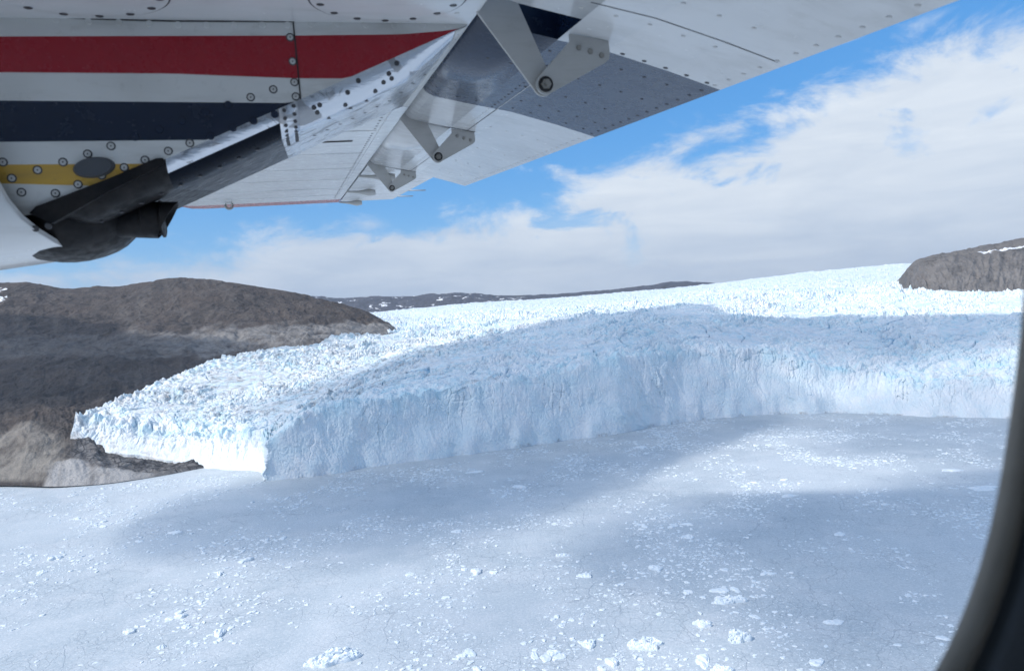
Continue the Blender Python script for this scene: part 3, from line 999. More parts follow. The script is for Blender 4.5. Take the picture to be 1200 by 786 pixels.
sidesq = np.array([[a_, a_ + NV, b_ + NV, b_] for a_, b_ in edges])
quads.append(sidesq)
quads = np.concatenate(quads)
used = np.unique(quads)
remap = np.zeros(2 * NV, int)
remap[used] = np.arange(len(used))
cme = mesh_np('clouds', np.concatenate([topv, botv])[used], remap[quads], True)
mc, tc, bc = material('cloud_vapour')
mc.node_tree.nodes.remove(bc)
pv = tc.new('ShaderNodeVolumePrincipled')
pv.inputs['Color'].default_value = (1, 1, 1, 1)
pv.inputs['Density'].default_value = 0.0040
pv.inputs['Anisotropy'].default_value = 0.3
tc.l.new(pv.outputs[0], mc.node_tree.nodes['Material Output'].inputs['Volume'])
setting('clouds', cme, mc, 'white clouds drifting above the fjord', 'stuff')

# AIRCRAFT_HERE
# ------------------------------------------------------------------ the air
hz = bpy.data.meshes.new('haze')
hx, hy0, hy1, hz0, hz1 = 15500.0, -2500.0, 19000.0, -62.0, 900.0
hz.from_pydata([(-hx, hy0, hz0), (hx, hy0, hz0), (hx, hy1, hz0), (-hx, hy1, hz0), (-hx, hy0, hz1), (hx, hy0, hz1), (hx, hy1, hz1), (-hx, hy1, hz1)], [],
               [(0, 3, 2, 1), (4, 5, 6, 7), (0, 1, 5, 4), (1, 2, 6, 5), (2, 3, 7, 6), (3, 0, 4, 7)])
mh, th_, bh = material('thin_air_haze')
mh.node_tree.nodes.remove(bh)
ph_ = th_.new('ShaderNodeVolumePrincipled')
ph_.inputs['Color'].default_value = (0.86, 0.92, 1.0, 1)
ph_.inputs['Density'].default_value = 2.4e-5
ph_.inputs['Anisotropy'].default_value = 0.2
th_.l.new(ph_.outputs[0], mh.node_tree.nodes['Material Output'].inputs['Volume'])
setting('haze', hz, mh, 'thin pale haze in the air over the fjord', 'stuff')

# ------------------------------------------------------------------ the airplane the photograph is taken from
# aircraft axes: a = aft, l = outboard, u = up, metres from the eye at the cabin window
Lc = np.array([-241.0, 105.0, -FOC])
Lc /= np.linalg.norm(Lc)
Ac = np.array([1.0, 0.1, (-241.0 + 10.5) / FOC])
Ac /= np.linalg.norm(Ac)
Uc = np.cross(Ac, Lc)
BASIS = np.stack([Ac, Lc, Uc], 1)              # columns in camera space
plane_root = bpy.data.objects.new('airplane', None)
COL.objects.link(plane_root)
Mw = CR @ BASIS
plane_root.matrix_world = Matrix.Translation((0, 0, CAM_H)) @ Matrix([list(r) for r in Mw]).to_4x4()
plane_root['label'] = 'white propeller airplane with red, navy and yellow stripes, its wing seen from the cabin window'
plane_root['category'] = 'airplane'


def alu(px, py):
    return np.array([px - 600.0, 393.0 - py, -FOC]) @ BASIS


def AL(px, py, l):
    r = alu(px, py)
    return r * l / r[1]


def AU(px, py, u):
    r = alu(px, py)
    return r * u / r[2]


class MB:
    def __init__(self):
        self.v, self.f, self.m, self.s = [], [], [], []

    def add(self, verts, faces, mat=0, smooth=False):
        o = len(self.v)
        self.v += [tuple(float(c) for c in p) for p in verts]
        for i, f in enumerate(faces):
            self.f.append(tuple(o + j for j in f))
            self.m.append(mat[i] if isinstance(mat, (list, tuple)) else mat)
            self.s.append(smooth)

    def grid(self, P, mat=0, smooth=True, close=False):
        """P[i][j] points; mat may be a function of (i, j)"""
        n, k = len(P), len(P[0])
        fs, ms = [], []
        for i in range(n - 1):
            for j in range(k if close else k - 1):
                j2 = (j + 1) % k
                fs.append((i * k + j, i * k + j2, (i + 1) * k + j2, (i + 1) * k + j))
                ms.append(mat(i, j) if callable(mat) else mat)
        self.add([p for r in P for p in r], fs, ms, smooth)

    def prism(self, au, l0, l1, mat=0):
        """polygon in the (a, u) plane between l0 and l1"""
        n = len(au)
        v = [(a, l0, u) for a, u in au] + [(a, l1, u) for a, u in au]
        f = [tuple(range(n)), tuple(range(2 * n - 1, n - 1, -1))] + [(i, i + n, (i + 1) % n + n, (i + 1) % n) for i in range(n)]
        self.add(v, f, mat)

    def disc(self, p, n, r, h=0.0012, mat=0, seg=10, ratio=1.0, axis=None):
        """low round head standing on a surface at p with outward normal n"""
        n = np.array(n, float) / np.linalg.norm(n)
        t = np.array(axis if axis is not None else ((1, 0, 0) if abs(n[0]) < 0.8 else (0, 1, 0)), float)
        t = t - n * (t @ n)
        t /= np.linalg.norm(t)
        b = np.cross(n, t)
        p = np.array(p, float)
        ring = [(math.cos(2 * math.pi * i / seg), math.sin(2 * math.pi * i / seg)) for i in range(seg)]
        v = [p + t * c * r + b * s * r * ratio for c, s in ring] + [p + t * c * r * 0.86 + b * s * r * 0.86 * ratio + n * h for c, s in ring]
        f = [(i, (i + 1) % seg, (i + 1) % seg + seg, i + seg) for i in range(seg)] + [tuple(range(seg, 2 * seg))]
        self.add(v, f, mat)

    def fastener(self, p, n, r=0.0085):
        n = np.array(n, float) / np.linalg.norm(n)
        p = np.array(p, float)
        self.disc(p, n, r * 1.08, 0.0008, 'dark')
        self.disc(p + n * 0.0008, n, r * 0.74, 0.0009, 'screw')
        self.disc(p + n * 0.0016, n, r * 0.22, 0.0005, 'dark', 6)

    def tube(self, pts, rad, mat=0, seg=12, caps=True):
        P = []
        pts = [np.array(p, float) for p in pts]
        for i, p in enumerate(pts):
            d = pts[min(i + 1, len(pts) - 1)] - pts[max(i - 1, 0)]
            d /= np.linalg.norm(d)
            t = np.cross(d, (0, 0, 1) if abs(d[2]) < 0.9 else (1, 0, 0))
            t /= np.linalg.norm(t)
            b = np.cross(d, t)
            r = rad[i] if isinstance(rad, (list, tuple)) else rad
            P.append([p + r * (t * math.cos(2 * math.pi * j / seg) + b * math.sin(2 * math.pi * j / seg)) for j in range(seg)])
        self.grid(P, mat, True, True)
        if caps:
            self.add(P[0], [tuple(range(seg))], mat)
            self.add(P[-1], [tuple(range(seg - 1, -1, -1))], mat)

    def build(self, name, mats, parent, label=None):
        import bmesh
        names = list(mats)
        me_ = bpy.data.meshes.new(name)
        me_.from_pydata(self.v, [], self.f)
        for k_ in names:
            me_.materials.append(mats[k_])
        idx = {k_: i for i, k_ in enumerate(names)}
        me_.polygons.foreach_set('material_index', [idx[m] if isinstance(m, str) else m for m in self.m])
        me_.polygons.foreach_set('use_smooth', self.s)
        bm = bmesh.new()
        bm.from_mesh(me_)
        bmesh.ops.remove_doubles(bm, verts=bm.verts, dist=1e-5)
        bmesh.ops.dissolve_degenerate(bm, dist=1e-6, edges=bm.edges)
        bmesh.ops.recalc_face_normals(bm, faces=bm.faces)
        bm.to_mesh(me_)
        bm.free()
        o = bpy.data.objects.new(name, me_)
        COL.objects.link(o)
        o.parent = parent
        if label:
            o['label'] = label
        return o


def paint(name, col, rough=0.28, grime=0.5, coat=0.35, scale=1.0, dirty=(0.25, 0.235, 0.21), spec=0.4):
    """weathered aircraft paint: smudges along the airflow, small chips and stains"""
    m, t, b = material(name)
    p = t.objco()
    streak = t.noise(t.scaled(p, (1.6, 7.0, 9.0)), 2.2 * scale, 6.0, 0.65, 0.4)
    spots = t.noise(p, 26.0 * scale, 5.0, 0.7)
    soft = t.noise(p, 3.0 * scale, 3.0, 0.5)
    g = t.math('MULTIPLY', t.mapr(streak, 0.46, 0.78), grime)
    c = t.mix(g, col, t.mix(0.55, col, dirty))
    c = t.mix(t.math('MULTIPLY', t.mapr(spots, 0.6, 0.8), grime * 0.5), c, dirty)
    c = t.mix(t.math('MULTIPLY', t.mapr(soft, 0.42, 0.72), 0.28 * grime), c, t.mix(0.5, dirty, (0.07, 0.065, 0.06)))
    rr = t.mapr(spots, 0.3, 0.8, rough * 0.8, rough * 1.5)
    h = t.math('ADD', t.math('MULTIPLY', soft, 0.6), t.math('MULTIPLY', spots, 0.03))
    principled(t, b, c, rr, spec=spec, normal=t.bump(h, 0.2, 0.006), coat=coat, coat_rough=0.08)
    return m


def mat_metal():
    m, t, b = material('bare_polished_metal')
    p = t.objco()
    st = t.noise(t.scaled(p, (2.5, 10.0, 10.0)), 2.5, 6.0, 0.62, 0.9)
    pat = t.noise(t.scaled(p, (5.0, 9.0, 9.0)), 1.7, 3.0, 0.5, 1.4)
    rr = t.mapr(pat, 0.55, 0.6, 0.16, 0.42)
    c = t.mix(t.mapr(pat, 0.55, 0.59), (0.62, 0.65, 0.70), (0.33, 0.34, 0.36))
    principled(t, b, c, rr, metal=1.0, normal=t.bump(t.math('ADD', st, t.math('MULTIPLY', pat, 0.6)), 0.3, 0.010))
    return m


P_WHITE = paint('white_paint', (0.60, 0.61, 0.615), 0.2, 0.5, 0.12)
P_SIDE = paint('weathered_white_paint', (0.56, 0.565, 0.555), 0.32, 0.95, 0.08)
P_RED = paint('red_paint', (0.27, 0.006, 0.016), 0.25, 0.2, 0.05, dirty=(0.12, 0.012, 0.02))
P_NAVY = paint('navy_paint', (0.004, 0.011, 0.03), 0.22, 0.15, 0.0, dirty=(0.012, 0.02, 0.034))
P_FLAPNAVY = paint('flap_navy_paint', (0.038, 0.054, 0.088), 0.25, 0.12, 0.05, dirty=(0.06, 0.075, 0.1))
P_YELLOW = paint('yellow_paint', (0.50, 0.30, 0.05), 0.3, 0.75, 0.05, dirty=(0.2, 0.15, 0.08))
P_BELLY = paint('dark_glossy_paint', (0.006, 0.009, 0.016), 0.3, 0.3, 0.0, dirty=(0.016, 0.02, 0.028), spec=0.035)
P_GREY = paint('grey_bracket_paint', (0.43, 0.43, 0.42), 0.4, 0.8, 0.1, 2.0)
P_METAL = mat_metal()
M_SOOT, ts, bs = material('sooty_steel')
principled(ts, bs, ts.mix(ts.mapr(ts.noise(ts.objco(), 18.0, 5.0, 0.6), 0.4, 0.7), (0.003, 0.0034, 0.005), (0.016, 0.014, 0.014)), ts.mapr(ts.noise(ts.objco(), 40.0, 4.0, 0.6), 0.3, 0.7, 0.35, 0.65), spec=0.2)
M_DARK, td, bd = material('dark_rivet')
principled(td, bd, (0.035, 0.035, 0.04), 0.5)
M_SCREW, tq, bq = material('screw_head')
principled(tq, bq, (0.45, 0.45, 0.44), 0.4)
M_SEAM, te, be = material('panel_gap')
principled(te, be, (0.02, 0.02, 0.022), 0.8)
M_CAP, tk, bk = material('grey_rubber_cap')
principled(tk, bk, (0.055, 0.06, 0.07), 0.5)
M_STEEL, tl_, bl_ = material('bolt_steel')
principled(tl_, bl_, (0.3, 0.29, 0.27), 0.35, 0.9)
MATS = dict(white=P_WHITE, side=P_SIDE, red=P_RED, navy=P_NAVY, flapnavy=P_FLAPNAVY, yellow=P_YELLOW, belly=P_BELLY, metal=P_METAL,
            soot=M_SOOT, dark=M_DARK, screw=M_SCREW, seam=M_SEAM, cap=M_CAP, grey=P_GREY, steel=M_STEEL)


def pick(*names):
    return {n: MATS[n] for n in names}


UW = 0.475          # height of the flat wing underside
# ---- wing
sec = [(0.405, UW), (0.2, UW), (-0.5, UW), (-1.05, UW)]
for i in range(1, 10):
    q = math.pi * i / 10
    sec.append((-1.05 - 0.33 * math.sin(q) ** 0.8, UW + 0.15 * (1 - math.cos(q))))
sec += [(-1.05, UW + 0.31), (-0.5, UW + 0.34), (0.0, UW + 0.29), (0.405, UW + 0.2)]
wing = MB()
Ls = [0.27, 1.0, 3.0, 5.0, 7.0, 8.25, 8.85]
P = [[(a, l, u) for a, u in sec] for l in Ls]
for i in range(1, 7):
    q = math.pi / 2 * i / 6.2
    kk = math.cos(q) ** 0.6
    P.append([(-0.45 + (a + 0.45) * (0.86 + 0.14 * kk), 8.85 + 0.22 * math.sin(q), 0.60 + (u - 0.60) * kk) for a, u in sec])
wing.grid(P, lambda i, j: 'red' if i >= 5 else 'white', False, True)
wing.add(P[-1], [tuple(range(len(sec)))], 'red')
wing.add(P[0], [tuple(range(len(sec) - 1, -1, -1))], 'white')
dn = (0, 0, -1)


def strip_low(mb, p, q, w, mat, u=UW, h=0.0012):
    """thin raised strip on the underside from p to q, both (a, l)"""
    p, q = np.array(p, float), np.array(q, float)
    d = (q - p) / np.linalg.norm(q - p)
    nn = np.array([-d[1], d[0]]) * w / 2
    c = [p + nn, q + nn, q - nn, p - nn]
    v = [(x, y, u + 0.001) for x, y in c] + [(x, y, u - h) for x, y in c]
    mb.add(v, [(0, 1, 2, 3), (7, 6, 5, 4), (0, 4, 5, 1), (1, 5, 6, 2), (2, 6, 7, 3), (3, 7, 4, 0)], mat)


strip_low(wing, (0.375, 2.72), (0.375, 8.2), 0.05, 'white', UW, 0.003)
for l in (3.3, 4.1, 4.9, 5.7, 6.6, 7.5):
    strip_low(wing, (-0.9, l), (0.34, l), 0.018, 'white', UW, 0.002)
    for k_ in range(24):
        wing.disc((-0.85 + k_ * 0.05, l + 0.03, UW), dn, 0.005, 0.001, 'screw', 6)
for a in (-0.35, 0.05):
    strip_low(wing, (a, 2.75), (a, 8.2), 0.012, 'white', UW, 0.0015)
for l in np.arange(2.75, 8.0, 0.07):
    wing.disc((0.33, l, UW), dn, 0.006, 0.0012, 'dark', 6)
for a, l in ((0.27, 1.62), (0.33, 1.5), (0.35, 1.36), (0.28, 1.25), (0.36, 1.62)):
    wing.disc((a, l, UW), dn, 0.006, 0.001, 'screw', 8)
p, q = AU(377, 166.5, UW), AU(413, 165, UW)
strip_low(wing, p[:2], q[:2], 0.018, 'seam', UW, 0.004)
wing_o = wing.build('wing', pick('white', 'red', 'dark', 'screw', 'seam'), plane_root)
# round access covers
for ca_, cl_ in ((-0.355, 1.535), (0.205, 1.535)):
    c_ = MB()
    c_.disc((ca_, cl_, UW), dn, 0.1575, 0.0014, 'seam', 64)
    c_.disc((ca_, cl_, UW - 0.0014), dn, 0.1535, 0.0012, 'white', 64)
    for k_ in range(14):
        q = 2 * math.pi * (k_ + 0.4) / 14
        c_.disc((ca_ + 0.137 * math.cos(q), cl_ + 0.137 * math.sin(q), UW - 0.0026), dn, 0.008, 0.0012, 'dark', 10)
    c_.build('access_cover', pick('seam', 'white', 'dark'), wing_o)
# tie-down ring below the wing
p = AU(268, 237, UW)
tr_ = MB()
tr_.tube([p + (0, 0, 0.0), p + (0, 0, -0.02)], 0.03, 'white')
tr_.tube([p + (0.035 * math.cos(q), 0, -0.035 + 0.03 * math.sin(q)) for q in np.linspace(0, 6.28, 14)], 0.012, 'steel', 8)
tr_.build('tie_down_ring', pick('white', 'steel'), wing_o)

# ---- flap
flap = MB()
HINGE = (0.475, 0.53)
lowr = [(0.60, 0.432), (0.72, 0.408), (0.88, 0.362), (1.02, 0.317)]
uppr = [(1.02, 0.321), (0.88, 0.40), (0.74, 0.475), (0.60, 0.552)]


def low_u(a):
    return float(np.interp(a, [0.455, 0.60, 0.72, 0.88, 1.02], [0.463, 0.432, 0.408, 0.362, 0.317]))


body = lowr + uppr
bl = [0.3, 1.66, 2.48, 4.70]
bm_ = ['white', 'flapnavy', 'white']
flap.grid([[(a, l, u) for a, u in body] for l in bl], lambda i, j: 'navy' if j == len(body) - 1 and i == 1 else ('navy' if j == len(body) - 1 else bm_[i]), False, True)
flap.add([(a, 4.70, u) for a, u in body], [tuple(range(len(body)))], 'white')
nose = [(0.60, 0.432), (0.52, 0.449)]
for i in range(0, 11):
    q = math.radians(-100 - 165 * i / 10)
    nose.append((0.475 + 0.068 * math.cos(q), 0.528 + 0.068 * math.sin(q)))
nose += [(0.60, 0.552)]
for l0, l1, mt in ((0.3, 1.50, 'white'), (1.655, 2.48, 'flapnavy'), (2.48, 2.955, 'white'), (2.995, 4.615, 'white'), (4.655, 4.70, 'white')):
    flap.grid([[(a, l, u) for a, u in nose] for l in (l0, l1)], mt, True, True)
    flap.add([(a, l0, u) for a, u in nose], [tuple(range(len(nose)))], 'navy' if l0 == 1.655 else mt)
    flap.add([(a, l1, u) for a, u in nose], [tuple(range(len(nose)))], mt)


def flap_n(a):
    s_ = (low_u(a + 0.01) - low_u(a - 0.01)) / 0.02
    return np.array([s_, 0, -1.0])


def frow(l0, l1, a, step, r, mat='dark'):
    for l in np.arange(l0, l1, step):
        flap.disc((a, l, low_u(a)), flap_n(a), r, 0.0012, mat, 8)


for l in np.arange(0.9, 4.66, 0.062):
    flap.disc((0.995, l, low_u(0.995)), flap_n(0.995), 0.0055, 0.0012, 'dark' if 1.66 < l < 2.48 else 'screw', 8)
for l in np.arange(1.62, 4.66, 0.042):
    flap.disc((0.645, l, low_u(0.645)), flap_n(0.645), 0.0042, 0.001, 'dark' if l < 2.48 else 'screw', 8)
for l, a0 in ((1.92, 0.50), (2.12, 0.66), (2.42, 0.52), (1.75, 0.55), (2.30, 0.70), (2.8, 0.6), (3.3, 0.6), (3.8, 0.6), (4.3, 0.6)):
    for a in np.arange(a0, 0.96, 0.062):
        flap.disc((a, l, low_u(a)), flap_n(a), 0.0048, 0.0012, 'dark' if l < 2.48 else 'screw', 8)
for a in np.arange(0.70, 1.0, 0.055):
    flap.disc((a, 1.645, low_u(a)), flap_n(a), 0.0062, 0.0014, 'dark', 8)
for k_, a in enumerate(np.arange(0.50, 0.95, 0.075)):
    flap.disc((a, 1.30 + 0.0 * k_, low_u(a)), flap_n(a), 0.005, 0.0012, 'screw', 8)
    flap.disc((a, 1.44, low_u(a)), flap_n(a), 0.005, 0.0012, 'screw', 8)


def flap_line(a0, l0, a1, l1, w, mat):
    n_ = 6
    for i in range(n_):
        s0, s1 = i / n_, (i + 1) / n_
        A0, A1 = a0 + (a1 - a0) * s0, a0 + (a1 - a0) * s1
        L0, L1 = l0 + (l1 - l0) * s0, l0 + (l1 - l0) * s1
        if abs(a1 - a0) < 1e-6:
            v = [(A0, L0, low_u(A0) - 0.0008), (A0, L1, low_u(A0) - 0.0008), (A0 + w, L1, low_u(A0 + w) - 0.0008), (A0 + w, L0, low_u(A0 + w) - 0.0008)]
        else:
            v = [(A0, L0, low_u(A0) - 0.0008), (A1, L1, low_u(A1) - 0.0008), (A1, L1 + w, low_u(A1) - 0.0008), (A0, L0 + w, low_u(A0) - 0.0008)]
        flap.add(v, [(0, 1, 2, 3)], mat)


flap_line(0.665, 1.66, 0.665, 2.48, 0.0025, 'screw')
flap_line(0.665, 2.48, 0.665, 4.68, 0.0025, 'seam')
flap_line(0.60, 2.955, 0.70, 2.955, 0.012, 'seam')
flap_line(0.60, 4.62, 0.70, 4.62, 0.02, 'seam')
flap_line(0.58, 1.40, 1.0, 1.40, 0.003, 'seam')
flap.build('flap', pick('white', 'flapnavy', 'navy', 'seam', 'dark', 'screw'), plane_root)

# ---- aileron
ail = MB()
asec = [(0.425, UW + 0.006), (0.70, UW + 0.003), (1.03, UW + 0.004), (1.03, UW + 0.012), (0.7, UW + 0.11), (0.5, UW + 0.17), (0.43, UW + 0.15), (0.418, UW + 0.08)]
AP_ = [[(a, l, u) for a, u in asec] for l in (4.76, 8.25, 8.8)]
AP_.append([(0.425 + (a - 0.425) * 0.8, 8.98, 0.56 + (u - 0.56) * 0.6) for a, u in asec])
ail.grid(AP_, 'white', False, True)
ail.add(AP_[0], [tuple(range(len(asec)))], 'white')
ail.add(AP_[-1], [tuple(range(len(asec)))], 'white')
for l in np.arange(4.9, 8.7, 0.12):
    ail.disc((0.62, l, UW + 0.004), dn, 0.005, 0.001, 'screw', 6)
ail_o = ail.build('aileron', pick('white', 'screw'), plane_root)
for l in (5.35, 6.9, 8.6):
    h_ = MB()
    h_.tube([(0.40, l, UW - 0.012), (0.50, l, UW - 0.022), (0.60, l, UW - 0.03), (0.655, l, UW - 0.03)], [0.008, 0.014, 0.034, 0.024], 'grey', 10)
    h_.build('aileron_hinge', pick('grey'), ail_o)
for l in (7.4, 8.3):
    w_ = MB()
    w_.tube([(1.02, l, UW + 0.006), (1.2, l, UW + 0.0)], 0.006, 'grey', 6)
    w_.build('static_wick', pick('grey'), ail_o)

# ---- flap hinge brackets
PIV = np.array([0.543, 0.320])


def hull(c0, r0_, c1, r1, n=10):
    """outline of two circles joined by tangents, in the (a, u) plane"""
    c0, c1 = np.array(c0, float), np.array(c1, float)
    d = c1 - c0
    D_ = np.linalg.norm(d)
    base = math.atan2(d[1], d[0])
    off_ = math.acos(max(-1, min(1, (r0_ - r1) / D_)))
    pts = [c1 + r1 * np.array([math.cos(q), math.sin(q)]) for q in np.linspace(base - off_, base + off_, n)]
    pts += [c0 + r0_ * np.array([math.cos(q), math.sin(q)]) for q in np.linspace(base + off_, base - off_ + 2 * math.pi, n)]
    return [tuple(p_) for p_ in pts]


for l in (1.60, 2.975, 4.635):
    e_ = bpy.data.objects.new('flap_bracket', None)
    COL.objects.link(e_)
    e_.parent = plane_root
    e_.location = (PIV[0], l, PIV[1])

    def rel(pts):
        return [(a - PIV[0], u - PIV[1]) for a, u in pts]
    w_ = MB()
    w_.prism(rel(hull((0.440, 0.50), 0.047, PIV, 0.023)), 0.004, 0.012, 'grey')
    w_.build('wing_arm', pick('grey'), e_)
    w_ = MB()
    fa_ = [(0.612, 0.424), (0.610, 0.408), (0.5275, 0.334)]
    arc = [(PIV[0] + 0.022 * math.cos(q), PIV[1] + 0.022 * math.sin(q)) for q in np.linspace(R(138), R(300), 9)]
    w_.prism(rel([(0.605, 0.428), (0.605, 0.412)] + arc + [(0.688, 0.366), (0.697, 0.374), (0.699, 0.386), (0.697, 0.412)]), -0.010, -0.003, 'grey')
    for a, u in ((0.625, 0.398), (0.652, 0.390), (0.679, 0.381)):
        w_.disc((a - PIV[0], -0.010, u - PIV[1]), (0, -1, 0), 0.0065, 0.003, 'steel', 10)
    w_.build('flap_arm', pick('grey', 'steel'), e_)
    w_ = MB()
    w_.disc((0, -0.0100, 0), (0, -1, 0), 0.0175, 0.002, 'seam', 16)
    w_.disc((0, -0.0120, 0), (0, -1, 0), 0.0125, 0.005, 'steel', 6)
    w_.disc((0, -0.0170, 0), (0, -1, 0), 0.006, 0.006, 'steel', 10)
    w_.build('pivot_bolt', pick('seam', 'steel'), e_)

# ---- engine nacelle behind the wing spar
LI, LO = 1.70, 2.66
NA = 61
av = np.linspace(-0.85, 0.402, NA)


def edge_u(a):
    return min(0.4735, 0.10 + (a + 0.5) * 0.4145) if a > -0.5 else 0.10 + (a + 0.5) * 0.12


def band(pts):
    q = np.array([AL(px, py, LI) for px, py in pts])
    o_ = np.argsort(q[:, 0])
    return lambda a: float(np.interp(a, q[o_, 0], q[o_, 2]))


B = [band([(-160, 45), (0, 43), (345, 42), (470, 40.5), (515, 37), (545, 33)]),
     band([(-160, 84), (0, 85), (200, 86.5), (345, 92), (420, 92.5), (480, 92), (545, 92)]),
     band([(-160, 116), (0, 118), (345, 121), (400, 122)]),
     band([(-160, 167), (0, 166.5), (250, 164)]),
     band([(-160, 193), (0, 193), (170, 192)]),
     band([(-160, 214), (0, 215), (150, 219)])]
bandm = ['side', 'red', 'side', 'navy', 'side', 'yellow', 'side']
P, mats_j = [], None
for a in av:
    ue = edge_u(a)
    h_ = UW - ue
    rc = float(np.interp(a, [-0.5, -0.1, 0.03, 0.38, 0.4], [0.10, 0.085, 0.06, 0.05, 0.04]))
    dr = min(rc, 0.056) * min(1.0, h_ / 0.06)
    fr = float(sstep(np.array(-a), 0.43, 0.52))
    dr *= 1 - fr
    lev = [UW + 0.002] + [max(ue, b_(a)) for b_ in B] + [ue]
    row = [(LI, u) for u in lev]
    for i in range(1, 7):
        q = math.pi / 2 * i / 6
        row.append((LI + rc * (1 - math.cos(q)), ue - dr * math.sin(q)))
    ro = 0.012 * min(1.0, h_ / 0.08)
    for k_ in (0.3, 0.62):
        row.append((LI + k_, ue - dr + (dr + ro * 0.3) * (k_ - rc) / (LO - LI - rc) + 0.16 * fr * k_))
    for i in range(1, 7):
        q = math.pi / 2 * (1 - i / 6)
        row.append((LO - 0.04 * (1 - math.cos(q)), ue + ro * (1 - math.sin(q)) + 0.16 * fr))
    row += [(LO, UW + 0.002)]
    P.append([(a, l, u) for l, u in row])


def nac_mat(i, j):
    a = (av[i] + av[i + 1]) / 2
    if j < 7:
        return bandm[j]
    if a < -0.265:
        return 'soot'
    if j < 13:
        return 'metal' if j < 9 or a > 0.005 else 'belly'
    if j < 21:
        return 'metal' if a > 0.005 else 'belly'
    return 'red'


nac = MB()
for j0, j1 in ((0, 8), (7, 14), (13, 23)):
    pass
nac.grid(P, nac_mat, True)
# joint strap with two rows of rivets across the lower corner
for i0, a0 in ((0, -0.034), (1, 0.0)):
    pass


def sect(a, push=0.0, j0=7, j1=20):
    k_ = (a - av[0]) / (av[1] - av[0])
    i = min(int(k_), NA - 2)
    f_ = k_ - i
    r_ = [np.array(P[i][j]) * (1 - f_) + np.array(P[i + 1][j]) * f_ for j in range(j0, j1)]
    out = []
    for j, p_ in enumerate(r_):
        t_ = r_[min(j + 1, len(r_) - 1)] - r_[max(j - 1, 0)]
        n_ = np.array([0.0, -t_[2], t_[1]])
        n_ = -n_ / (np.linalg.norm(n_) + 1e-9)
        if n_ @ (p_ - np.array([a, 2.18, UW + 0.1])) < 0:
            n_ = -n_
        out.append((p_ + n_ * push, n_))
    return out


rowsj = [[q for q, _ in sect(a, ps)] for a, ps in ((-0.030, 0.0002), (-0.029, 0.003), (0.011, 0.003), (0.012, 0.0002))]
nac.grid(rowsj, 'metal', True)
nac.grid([[q for q, _ in sect(a, ps)] for a, ps in ((0.371, 0.0002), (0.372, 0.0025), (0.4005, 0.0025))], 'side', False)
for a, push in ((-0.018, 0.003), (0.003, 0.003)):
    s_ = sect(a, push)
    pts = np.array([q for q, _ in s_])
    nn = np.array([n_ for _, n_ in s_])
    dd = np.concatenate([[0], np.cumsum(np.linalg.norm(np.diff(pts, axis=0), axis=1))])
    for d_ in np.arange(0.008, dd[-1] - 0.02, 0.017 if a > 0 else 0.017):
        if d_ > 0.33:
            break
        p_ = [np.interp(d_, dd, pts[:, c]) for c in range(3)]
        n_ = [np.interp(d_, dd, nn[:, c]) for c in range(3)]
        nac.disc(p_, n_, 0.0045, 0.002, 'dark', 8)
# rivet row along the lower corner ahead of the joint, and around the bare-metal tail
for a in np.arange(-0.42, -0.05, 0.042):
    p_, n_ = sect(a)[5]
    nac.disc(p_, n_, 0.006, 0.002, 'dark', 8)
for a in np.arange(0.05, 0.36, 0.034):
    for j in (7,):
        p_, n_ = sect(a)[j]
        nac.disc(p_ + np.array([0, 0.06, 0]), n_, 0.005, 0.0015, 'dark', 8)
for d_ in np.arange(0.02, 0.93, 0.034):
    for da, r_ in ((0.378, 0.0055), (0.392, 0.003)):
        s_ = sect(da)
        pts = np.array([q for q, _ in s_])
        ll = LI + d_
        uu_ = np.interp(ll, pts[:, 1], pts[:, 2])
        nac.disc((da - 0.4 * 0, ll, uu_), (0.35, 0, -1), r_, 0.0015, 'dark', 8)
for px, py in ((420, 96), (407, 112), (372, 122), (370, 129), (372, 134), (386, 140), (404, 125), (409, 127), (431, 118), (455, 84), (457, 90), (450, 97), (464, 76), (440, 108)):
    r_ = alu(px, py)
    best = None
    for a in np.linspace(0.02, 0.39, 60):
        for (q, n_) in sect(a):
            d_ = np.linalg.norm(q - r_ * (q @ r_) / (r_ @ r_))
            if best is None or d_ < best[0]:
                best = (d_, q, n_)
    nac.disc(best[1], best[2], 0.006, 0.0015, 'dark', 8)
# side panel seam and fasteners
sa_ = AL(346, 60, LI)[0]
nac.add([(sa_, LI - 0.0012, UW), (sa_ + 0.003, LI - 0.0012, UW), (sa_ + 0.003, LI - 0.0012, edge_u(sa_)), (sa_, LI - 0.0012, edge_u(sa_))], [(0, 1, 2, 3)], 'seam')
sn = (0, -1, 0)
F1 = [(700, 272), (763, 250), (822, 230), (826, 270), (810, 105), (817, 172), (310, 408), (245, 430), (176, 453), (105, 475), (33, 498), (8, 453),
      (347, 468), (284, 490), (218, 515), (155, 540), (60, 537), (530, 400), (470, 422), (405, 447)]
F2 = [(637, 293), (574, 315), (508, 338), (445, 362), (377, 383), (767, 320), (708, 338), (650, 357), (588, 380)]
for x, y in F1:
    nac.fastener(AL(x / 2.3825, y / 2.3825, LI), sn)
for x, y in F2:
    nac.disc(AL(x / 2.3825, y / 2.3825, LI), sn, 0.0085, 0.0022, 'navy')
for x, y in ((65, 50), (155, 55), (247, 60), (332, 63), (417, 66), (497, 69), (577, 70), (653, 70), (732, 70), (803, 70), (870, 68), (940, 68), (1020, 70), (1100, 70), (1180, 70), (1250, 74)):
    nac.disc(AL(x / 2.3825, y / 2.3825, LI), sn, 0.0072, 0.0014, 'side')
